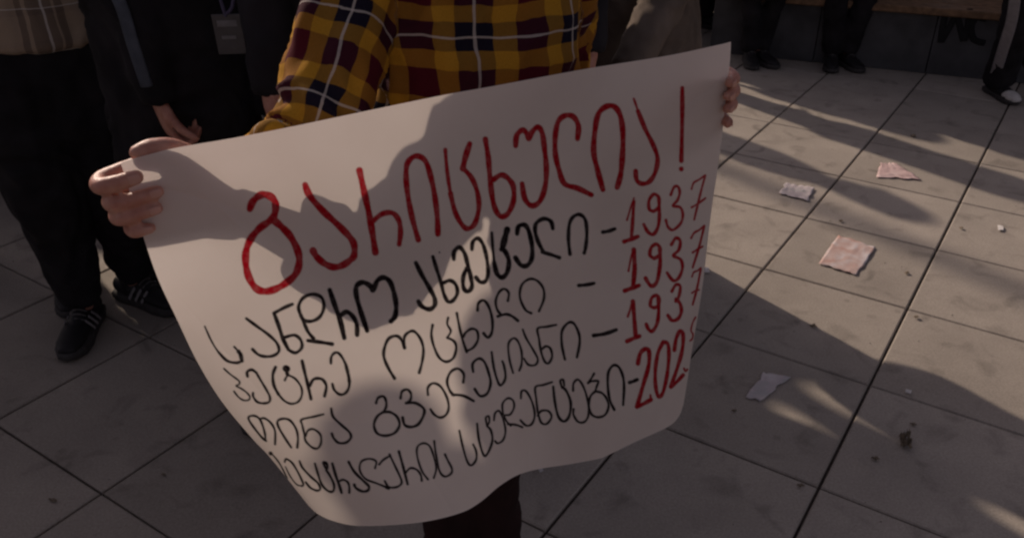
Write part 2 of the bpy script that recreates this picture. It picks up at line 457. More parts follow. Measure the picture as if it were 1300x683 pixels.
def std_pose(x, y, heading, k=1.0, stance=0.10, arms='down', lean=0.0, legs=None):
    """world-space joints; heading is the angle the person faces"""
    F = Vector((math.cos(heading), math.sin(heading), 0)); R = Vector((F.y, -F.x, 0)); U = Vector((0, 0, 1)); O = Vector((x, y, 0))
    def L(a, b_, c): return O + R * a * k + F * b_ * k + U * c * k
    j = dict(F=F, R=R, k=k, hipc=L(0, 0, 0.93), waist=L(0, lean * 0.4, 1.06), chest=L(0, lean * 0.8, 1.28), neck=L(0, lean, 1.46), head=L(0, lean + 0.02, 1.61))
    for s, n in ((1, 'r'), (-1, 'l')):
        j['sh' + n] = L(0.175 * s, lean, 1.405)
        if arms == 'down':
            j['el' + n] = L(0.225 * s, lean - 0.03, 1.13); j['wr' + n] = L(0.235 * s, lean + 0.05, 0.89)
            j['hd' + n] = (Vector((0, 0, -1)) + F * 0.15)
        elif arms == 'folded':
            j['el' + n] = L(0.24 * s, lean + 0.02, 1.12); j['wr' + n] = L(0.05 * s, lean + 0.2, 1.12 + 0.03 * s)
            j['hd' + n] = -R * s
        else:
            j['el' + n] = L(0.23 * s, lean, 1.13); j['wr' + n] = L(0.15 * s, lean + 0.22, 1.1)
            j['hd' + n] = F - R * s * 0.3
        j['hip' + n] = L(0.088 * s, 0, 0.90); j['kn' + n] = L((0.085 + stance * 0.2) * s, 0.02, 0.49); j['an' + n] = L(stance * s, -0.01, 0.09)
        j['toe' + n] = F + R * s * 0.25
    return j
def build_body(j, parent, voxel, hands=True, custom=None):
    k = j['k']; F, R = j['F'], j['R']
    b = Blob()
    b.tube([j['hipc'] - Vector((0, 0, 0.03)), j['waist'], j['chest'], (j['shr'] + j['shl']) / 2 - Vector((0, 0, 0.03))],
           [(0.135 * k, 0.085 * k), (0.12 * k, 0.085 * k), (0.14 * k, 0.095 * k), (0.13 * k, 0.07 * k)], ref=R, seg=18)
    b.tube([(j['shr'] + j['shl']) / 2 - Vector((0, 0, 0.02)), j['neck'], j['head'] - Vector((0, 0, 0.05))], [(0.075 * k, 0.06 * k), 0.052 * k, 0.050 * k], ref=R)
    head(b, j['neck'], j['head'], F, R)
    for n, s in (('r', 1), ('l', -1)):
        b.tube([j['sh' + n] - R * s * 0.03, j['sh' + n], (j['sh' + n] + j['el' + n]) / 2, j['el' + n]], [0.045 * k, 0.046 * k, 0.041 * k, 0.034 * k])
        b.tube([j['el' + n], j['el' + n].lerp(j['wr' + n], 0.35), j['wr' + n]], [0.034 * k, 0.035 * k, 0.024 * k])
        if custom and n in custom: custom[n](b)
        elif hands: relaxed_hand(b, j['wr' + n], j['hd' + n], j.get('pn' + n, -R * s), j.get('ts' + n, F), k, j.get('curl', 1.0))
        b.tube([j['hip' + n], j['hip' + n].lerp(j['kn' + n], 0.5), j['kn' + n]], [0.080 * k, 0.066 * k, 0.048 * k])
        b.tube([j['kn' + n], j['kn' + n].lerp(j['an' + n], 0.35), j['an' + n]], [0.048 * k, 0.050 * k, 0.032 * k])
        T = Vector(j['toe' + n]).normalized()
        b.tube([j['an' + n] - T * 0.03 - Vector((0, 0, 0.03)), j['an' + n] + T * 0.06 - Vector((0, 0, 0.045)), j['an' + n] + T * 0.13 - Vector((0, 0, 0.055))], [0.027, 0.026, 0.018])
    return b.build('body', M['skin'], parent, voxel=voxel, smooth=2)
def build_hair(j, parent):
    F, R = j['F'], j['R']; c = j['head']; b = Blob()
    b.ball(c + Vector((0, 0, 0.042)) - F * 0.016, (0.081, 0.093, 0.088), ref=R)
    b.ball(c - F * 0.04 - Vector((0, 0, 0.01)), (0.076, 0.062, 0.085), ref=R)
    return b.build('hair', M['hair_dark'], parent, voxel=0.008, smooth=2, wrinkle=(0.004, 60, 0.4))
def build_top(j, parent, name, mat, hem=0.86, loose=1.0, voxel=0.011, uv=False, wr=(0.007, 13, 1.0), sleeve=1.0, flare=1.0, cuff=1.0, label=None):
    k = j['k']; R = j['R']; b = Blob(); q = loose * k
    hemp = j['hipc'].copy(); hemp.z = hem * k
    if hem < 0.6:
        mid = j['hipc'].copy(); mid.z = (0.93 + hem) / 2 * k
        pts = [hemp, mid, j['hipc'], j['waist'], j['chest'], (j['shr'] + j['shl']) / 2 - Vector((0, 0, 0.035 * k)), (j['shr'] + j['shl']) / 2 + Vector((0, 0, 0.02 * k))]
        rad = [(0.21 * q * flare, 0.16 * q * flare), (0.20 * q, 0.145 * q), (0.175 * q, 0.13 * q), (0.16 * q, 0.12 * q), (0.178 * q, 0.128 * q), (0.165 * k, 0.10 * k), (0.07 * k, 0.065 * k)]
    else:
        pts = [hemp, j['waist'], j['chest'], (j['shr'] + j['shl']) / 2 - Vector((0, 0, 0.035 * k)), (j['shr'] + j['shl']) / 2 + Vector((0, 0, 0.02 * k))]
        rad = [(0.172 * q * flare, 0.125 * q * flare), (0.158 * q, 0.118 * q), (0.175 * q, 0.125 * q), (0.165 * k, 0.10 * k), (0.07 * k, 0.065 * k)]
    b.tube(pts, rad, ref=R, seg=24, cap=(0.1, 0.5), rec=(0.0, 0.0, 1))
    for n, s in (('r', 1), ('l', -1)):
        S, E_, W = j['sh' + n], j['el' + n], j['wr' + n]
        b.tube([S - R * s * 0.035 * k, S, S.lerp(E_, 0.5), E_, E_.lerp(W, 0.5), W.lerp(E_, j.get('cuff_at', 0.08))],
               [0.062 * k * sleeve, 0.062 * k * sleeve, 0.058 * k * sleeve, 0.054 * k * sleeve, 0.047 * k * sleeve, 0.040 * k * sleeve * cuff], cap=(1, 0.15), rec=(0.05 * s, 0.03), ref=j['F'])
    o = b.build(name, mat, parent, voxel=voxel, smooth=4, wrinkle=wr, uv=uv)
    if label: o['label'] = label
    return o
def build_trousers(j, parent, mat, loose=1.0, voxel=0.011, ankle=1.0, wr=(0.007, 11, 1.0), name='trousers', waist=1.02):
    k = j['k']; R = j['R']; b = Blob(); q = loose * k
    wz = j['hipc'].copy(); wz.z = waist * k
    b.tube([j['hipc'] - Vector((0, 0, 0.07 * k)), j['hipc'], wz], [(0.150 * q, 0.112 * q), (0.163 * q, 0.118 * q), (0.145 * k, 0.105 * k)], ref=R, seg=20, cap=(1, 0.1))
    for n in 'rl':
        H, K, A = j['hip' + n], j['kn' + n], j['an' + n]
        b.tube([H, H.lerp(K, 0.5), K, K.lerp(A, 0.5), A + Vector((0, 0, 0.0))], [0.098 * q, 0.086 * q, 0.071 * q, 0.066 * q, 0.060 * k * ankle], cap=(1, 0.2))
    return b.build(name, mat, parent, voxel=voxel, smooth=4, wrinkle=wr)
def stripe_along(parent, name, pts, side, half, mat):
    b = Blob(); b.tube([Vector(p) for p in pts], [(half, 0.004)] * len(pts), ref=side, seg=8, sub=5)
    return link(name, mesh_from(name, b.v, b.f), mat, parent)

SHOE_B = (M['shoe_black'], M['rubber'], M['grey_stripe'], M['lace'], M['shoe_white'])
def person(label, j, top='black_cloth', trousers='black_cloth', hem=0.86, loose=1.0, leg_loose=1.0, shoes=SHOE_B, stripes=False, voxel=0.013, body_voxel=0.011,
           topname='jacket', uv=False, group=None, flare=1.0, toe_cap=False, sleeve=1.05, ankle=1.0):
    base = (j['anl'] + j['anr']) / 2; base.z = 0
    root = empty('person', base)
    tag(root, label, 'person', group)
    build_body(j, root, body_voxel)
    build_hair(j, root)
    build_top(j, root, topname, M[top], hem=hem, loose=loose, voxel=voxel, uv=uv, flare=flare, sleeve=sleeve)
    build_trousers(j, root, M[trousers], loose=leg_loose, voxel=voxel, ankle=ankle)
    for n, s in (('r', 1), ('l', -1)):
        shoe(root, j['an' + n], j['toe' + n], shoes, stripes=stripes, side=s, toe_cap=toe_cap)
    return root

# ------------------------------------------------------------------ ground and paving
TAZ = math.radians(33.5)
ES = Vector((math.sin(TAZ), math.cos(TAZ), 0)); NS = Vector((math.cos(TAZ), -math.sin(TAZ), 0))
TA, TB, TU, TV = 0.496, 0.504, -0.750, 4.303
def paving_mat(name, joints=False):
    m, nt, out = new_mat(name)
    p = N(nt, 'ShaderNodeBsdfPrincipled'); tc = N(nt, 'ShaderNodeTexCoord'); oi = N(nt, 'ShaderNodeObjectInfo')
    gi = N(nt, 'ShaderNodeNewGeometry')
    r = N(nt, 'ShaderNodeValToRGB')
    r.color_ramp.elements[0].position = 0.25; r.color_ramp.elements[0].color = (0.315, 0.275, 0.24, 1)
    r.color_ramp.elements[1].position = 0.75; r.color_ramp.elements[1].color = (0.44, 0.385, 0.335, 1)
    n1 = N(nt, 'ShaderNodeTexNoise'); n1.inputs['Scale'].default_value = 3.2; n1.inputs['Detail'].default_value = 8; n1.inputs['Roughness'].default_value = 0.62
    nt.links.new(gi.outputs['Position'], n1.inputs['Vector']); nt.links.new(n1.outputs['Fac'], r.inputs[0])
    # per-slab tone
    mr = N(nt, 'ShaderNodeMapRange'); mr.inputs['To Min'].default_value = 0.86; mr.inputs['To Max'].default_value = 1.09
    nt.links.new(oi.outputs['Random'], mr.inputs['Value'])
    s1 = N(nt, 'ShaderNodeVectorMath', operation='SCALE'); nt.links.new(r.outputs[0], s1.inputs[0]); nt.links.new(mr.outputs[0], s1.inputs['Scale'])
    # fine aggregate
    n2 = N(nt, 'ShaderNodeTexNoise'); n2.inputs['Scale'].default_value = 170; n2.inputs['Detail'].default_value = 3
    nt.links.new(gi.outputs['Position'], n2.inputs['Vector'])
    m2 = N(nt, 'ShaderNodeMapRange'); m2.inputs['From Min'].default_value = 0.3; m2.inputs['From Max'].default_value = 0.7; m2.inputs['To Min'].default_value = 0.86; m2.inputs['To Max'].default_value = 1.13
    nt.links.new(n2.outputs['Fac'], m2.inputs['Value'])
    s2 = N(nt, 'ShaderNodeVectorMath', operation='SCALE'); nt.links.new(s1.outputs[0], s2.inputs[0]); nt.links.new(m2.outputs[0], s2.inputs['Scale'])
    # blotchy stains and trodden gum
    n3 = N(nt, 'ShaderNodeTexNoise'); n3.inputs['Scale'].default_value = 9; n3.inputs['Detail'].default_value = 6; n3.inputs['Distortion'].default_value = 0.6
    nt.links.new(gi.outputs['Position'], n3.inputs['Vector'])
    m3 = N(nt, 'ShaderNodeMapRange'); m3.inputs['From Min'].default_value = 0.56; m3.inputs['From Max'].default_value = 0.72; m3.inputs['To Min'].default_value = 1.0; m3.inputs['To Max'].default_value = 0.70
    nt.links.new(n3.outputs['Fac'], m3.inputs['Value'])
    s3 = N(nt, 'ShaderNodeVectorMath', operation='SCALE'); nt.links.new(s2.outputs[0], s3.inputs[0]); nt.links.new(m3.outputs[0], s3.inputs['Scale'])
    vo = N(nt, 'ShaderNodeTexVoronoi'); vo.inputs['Scale'].default_value = 7.0
    nt.links.new(gi.outputs['Position'], vo.inputs['Vector'])
    m4 = N(nt, 'ShaderNodeMapRange'); m4.inputs['From Min'].default_value = 0.05; m4.inputs['From Max'].default_value = 0.10; m4.inputs['To Min'].default_value = 0.80; m4.inputs['To Max'].default_value = 1.0
    nt.links.new(vo.outputs['Distance'], m4.inputs['Value'])
    s4 = N(nt, 'ShaderNodeVectorMath', operation='SCALE'); nt.links.new(s3.outputs[0], s4.inputs[0]); nt.links.new(m4.outputs[0], s4.inputs['Scale'])
    nt.links.new(s4.outputs[0], p.inputs['Base Color'])
    p.inputs['Roughness'].default_value = 0.88; p.inputs['Specular IOR Level'].default_value = 0.2
    b = N(nt, 'ShaderNodeBump'); b.inputs['Strength'].default_value = 0.35; b.inputs['Distance'].default_value = 0.0015
    nt.links.new(n2.outputs['Fac'], b.inputs['Height'])
    b2 = N(nt, 'ShaderNodeBump'); b2.inputs['Strength'].default_value = 0.25; b2.inputs['Distance'].default_value = 0.01
    nt.links.new(n3.outputs['Fac'], b2.inputs['Height']); nt.links.new(b.outputs[0], b2.inputs['Normal'])
    nt.links.new(b2.outputs[0], p.inputs['Normal'])
    nt.links.new(p.outputs[0], out.inputs[0])
    return m
M['paving'] = paving_mat('paving')
M['joint_dirt'] = basic('joint_dirt', (0.075, 0.06, 0.052), 0.95, 0.4, 60, 0.4, 300, 0.1)

gnd = link('ground', mesh_from('ground', [(-150, -150, -0.011), (150, -150, -0.011), (150, 150, -0.011), (-150, 150, -0.011)], [(0, 1, 2, 3)], False), M['joint_dirt'])
tag(gnd, kind='structure')

def slab_geo(v, f, o, ex, ey, hx, hy, tilt=(0, 0), dz=0.0, chips=None):
    """slab centred at o with bevelled top; half sizes hx, hy"""
    base = len(v); bv = 0.004
    for (s, z) in ((0, -0.03), (0, -0.004), (bv, 0.0)):
        for cx_, cy_ in ((-1, -1), (1, -1), (1, 1), (-1, 1)):
            a, b_ = cx_ * (hx - s), cy_ * (hy - s)
            q = o + ex * a + ey * b_
            v.append((q.x, q.y, z + dz + a * tilt[0] + b_ * tilt[1]))
    for l in range(2):
        for i in range(4):
            a = base + l * 4 + i; b_ = base + l * 4 + (i + 1) % 4
            f.append((a, b_, b_ + 4, a + 4))
    f.append((base + 8, base + 9, base + 10, base + 11))
HX, HY = TA / 2 - 0.0036, TB / 2 - 0.0024
variants = []
for i in range(8):
    v, f = [], []
    slab_geo(v, f, Vector((0, 0, 0)), Vector((1, 0, 0)), Vector((0, 1, 0)), HX + rnd.uniform(-0.0008, 0.0005), HY + rnd.uniform(-0.0008, 0.0006), (rnd.uniform(-.002, .002), rnd.uniform(-.002, .002)), rnd.uniform(-0.001, 0.001))
    variants.append(mesh_from('paving_stone', v, f, False)); variants[-1].materials.append(M['paving'])
pave = empty('pavement', (0, 0, 0)); tag(pave, kind='structure')
far_v, far_f = [], []
cells = []
for i in range(-24, 36):
    for j in range(-30, 26):
        c = NS * (TU + (i + 0.5) * TA) + ES * (TV - (j + 0.5) * TB)
        if abs(c.x) > 12 or c.y < -4 or c.y > 14: continue
        zf = c.y * math.cos(PITCH) + CAM_H * math.sin(PITCH); ok = False
        if c.y > 0.4 and c.y < 6.6:
            px = c.x / zf * FPX
            py = (-c.y * math.sin(PITCH) + CAM_H * math.cos(PITCH)) / zf * FPX
            ok = abs(px) < 650 + 420 / zf and py < 342 + 420 / zf
        cells.append((not ok, c.length, c))
cells.sort(key=lambda q: (q[0], q[1]))
for n, (far, _, c) in enumerate(cells):
    if not far and n < 290:
        o = bpy.data.objects.new('paving_stone', rnd.choice(variants))
        o.location = c; o.rotation_euler = (0, 0, math.atan2(NS.y, NS.x) + rnd.choice((0, math.pi))); COL.objects.link(o); o.parent = pave
    else:
        slab_geo(far_v, far_f, c, NS, ES, HX, HY, (rnd.uniform(-.002, .002), rnd.uniform(-.002, .002)), rnd.uniform(-.001, .001))
fo = link('paving_stones_beyond', mesh_from('paving_stones_beyond', far_v, far_f, False), M['paving'], pave); tag(fo, kind='stuff')

# ------------------------------------------------------------------ low bench with stone front at the back
bA = at_z(900, 66, 0); bB = at_z(1245, 101, 0)
bd = (bB - bA).normalized(); bn = Vector((bd.y, -bd.x, 0))          # bn points to the camera
bench = empty('bench', (bA + bB) / 2); tag(bench, 'low stone bench with a wooden seat and dark scrawled paint on its front, top right', 'bench')
def box(v, f, o, ex, ey, ez, a0, a1, b0, b1, c0, c1, bev=0.004):
    """bevelled box between the coordinates along three unit vectors"""
    bm_ = []
    base = len(v)
    for (c, s) in ((c0, bev), (c0 + bev, 0), (c1 - bev, 0), (c1, bev)):
        for a, b_ in ((a0 + s, b0 + s), (a1 - s, b0 + s), (a1 - s, b1 - s), (a0 + s, b1 - s)):
            v.append(o + ex * a + ey * b_ + ez * c)
    for l in range(3):
        for i in range(4):
            x = base + l * 4 + i; y = base + l * 4 + (i + 1) % 4
            f.append((x, y, y + 4, x + 4))
    f.append((base + 3, base + 2, base + 1, base)); f.append((base + 12, base + 13, base + 14, base + 15))
UZ = Vector((0, 0, 1))
nb = 6; blen = 3.9
for i in range(nb):
    v, f = [], []
    box(v, f, bA, bd, -bn, UZ, i * blen / nb + 0.003, (i + 1) * blen / nb - 0.003, 0.0 + 0.002 * (i % 2), 0.42, 0.0, 0.345)
    link('stone_block', mesh_from('stone_block', v, f, False), M['wall_stone'], bench)
for i in range(3):
    v, f = [], []
    box(v, f, bA, bd, -bn, UZ, -0.04, blen + 0.04, -0.035 + i * 0.165, -0.035 + i * 0.165 + 0.15, 0.349, 0.392, 0.006)
    link('seat_plank', mesh_from('seat_plank', v, f, False), M['wood'], bench)
def on_front(px, py):
    d = ray(px, py); o = Vector((0, 0, CAM_H)); t = (bA - o).dot(bn) / d.dot(bn)
    return o + d * t + bn * 0.004
gv, gf = [], []
for st in ([(1201, 14), (1197, 34), (1194, 54)], [(1195, 53), (1207, 32), (1214, 20), (1219, 36), (1223, 52)], [(1224, 52), (1229, 30), (1231, 12)], [(1252, 25), (1240, 23), (1233, 34), (1236, 50), (1250, 55)]):
    b = Blob(); b.tube([on_front(*q) for q in st], [(0.017, 0.003)] * len(st), ref=UZ.cross(bn) * 1 + UZ * 0.3, seg=8, sub=4)
    k0 = len(gv); gv += b.v; gf += [tuple(q + k0 for q in fc) for fc in b.f]
link('graffiti', mesh_from('graffiti', gv, gf), M['spray_paint'], bench)

# ------------------------------------------------------------------ the poster
def poly_at(pl, n):
    """n+1 points spaced evenly by arc length on a smooth curve through pl"""
    pts = [Vector((p[0], p[1], 0)) for p in pl]
    P, _ = resample(pts, [(0, 0)] * len(pts), 12)
    P = np.array([(p.x, p.y) for p in P]); s = np.r_[0, np.cumsum(np.linalg.norm(np.diff(P, axis=0), axis=1))]
    t = np.linspace(0, s[-1], n + 1)
    return np.stack([np.interp(t, s, P[:, 0]), np.interp(t, s, P[:, 1])], 1)
E_TOP = [(153, 207), (164, 203), (192, 195.6), (226, 187.4), (304, 174), (380, 159), (468, 140.5), (563, 121), (630, 109), (743, 88), (845, 71.5), (905, 59), (928, 53.5)]
E_RIGHT = [(928, 53.5), (926, 85), (921, 130), (917, 170), (911, 215), (904, 262), (898, 310), (893, 355), (887, 395), (880, 435), (874, 475), (868, 512)]
E_LEFT = [(153, 207), (160, 228), (168, 255), (183, 304), (201, 355), (225, 406), (251, 460), (282, 510), (320, 556), (340, 577), (366, 609), (392, 642)]
E_BOT = [(392, 642), (405, 653), (425, 661.5), (453, 667), (499, 666), (544, 661), (585, 650.5), (609, 637.5), (635, 616), (659, 602), (687, 594.5), (723, 589), (758, 582.6), (771, 578), (806, 561), (848, 541.6), (862, 528), (868, 512)]
NU, NV = 820, 560
top, bot = poly_at(E_TOP, NU), poly_at(E_BOT, NU)
lef, rig = poly_at(E_LEFT, NV), poly_at(E_RIGHT, NV)
uu = np.linspace(0, 1, NU + 1); vv = np.linspace(0, 1, NV + 1)
U_, V_ = np.meshgrid(uu, vv)
PX = np.zeros((NV + 1, NU + 1, 2))
for c in range(2):
    PX[..., c] = (1 - V_) * top[None, :, c] + V_ * bot[None, :, c] + (1 - U_) * lef[:, None, c] + U_ * rig[:, None, c] \
        - ((1 - U_) * (1 - V_) * top[0, c] + U_ * (1 - V_) * top[-1, c] + (1 - U_) * V_ * bot[0, c] + U_ * V_ * bot[-1, c])
pTL, pTR, pM = at_d(153, 207, 0.88), at_d(928, 53.5, 1.12), at_d(560, 660, 1.235)
pn = (pTR - pTL).cross(pM - pTL).normalized()
if pn.y > 0: pn = -pn                                             # front of the paper
O = np.array((0, 0, CAM_H))
A_ = (PX[..., 0] - 650) / FPX; B_ = (PX[..., 1] - 341.5) / FPX
RAY = np.stack([A_, math.cos(PITCH) - B_ * math.sin(PITCH), -math.sin(PITCH) - B_ * math.cos(PITCH)], -1)
dep = ((np.array(pTL) - O) @ np.array(pn)) / (RAY @ np.array(pn))
sm = lambda x: np.clip(x, 0, 1) ** 2 * (3 - 2 * np.clip(x, 0, 1))
dep += 0.085 * np.clip((0.30 - U_) / 0.30, 0, 1) ** 2 * sm(V_ * 1.4 - 0.15)            # lower left rolls away
dep += 0.075 * np.clip((U_ - 0.74) / 0.26, 0, 1) ** 2.2 * sm(V_ * 1.6)                 # lower right rolls away
dep -= 0.030 * np.exp(-((U_ - 0.33) / 0.22) ** 2) * V_                                 # belly of the sheet
dep += 0.020 * np.exp(-((U_ - 0.62) / 0.16) ** 2) * V_ ** 2
# handling dents and faint creases running in from the grips and the lower edge
for cu, cv, ang, ln, am in ((0.10, 0.12, 0.5, 0.16, 0.0016), (0.16, 0.20, 1.0, 0.12, -0.0012), (0.93, 0.14, 2.6, 0.12, 0.0014), (0.88, 0.26, 2.2, 0.10, -0.0010), (0.35, 0.90, 1.4, 0.14, 0.0015), (0.60, 0.86, 1.8, 0.16, -0.0016), (0.76, 0.70, 0.3, 0.12, 0.0010), (0.48, 0.45, 0.15, 0.2, 0.0008), (0.08, 0.55, 1.2, 0.15, 0.0014), (0.24, 0.72, 0.2, 0.12, 0.0010)):
    du_ = (U_ - cu) * 1.3; dv_ = V_ - cv
    al_ = du_ * math.cos(ang) + dv_ * math.sin(ang); ac_ = -du_ * math.sin(ang) + dv_ * math.cos(ang)
    dep += am * np.exp(-(al_ / ln) ** 2) * np.exp(-np.abs(ac_) / 0.012)
dep += 0.006 * np.sin(U_ * 9 + V_ * 3) * V_ + 0.003 * np.sin(U_ * 17 - V_ * 6 + 1) * (0.3 + V_)
POS = O + RAY * dep[..., None]
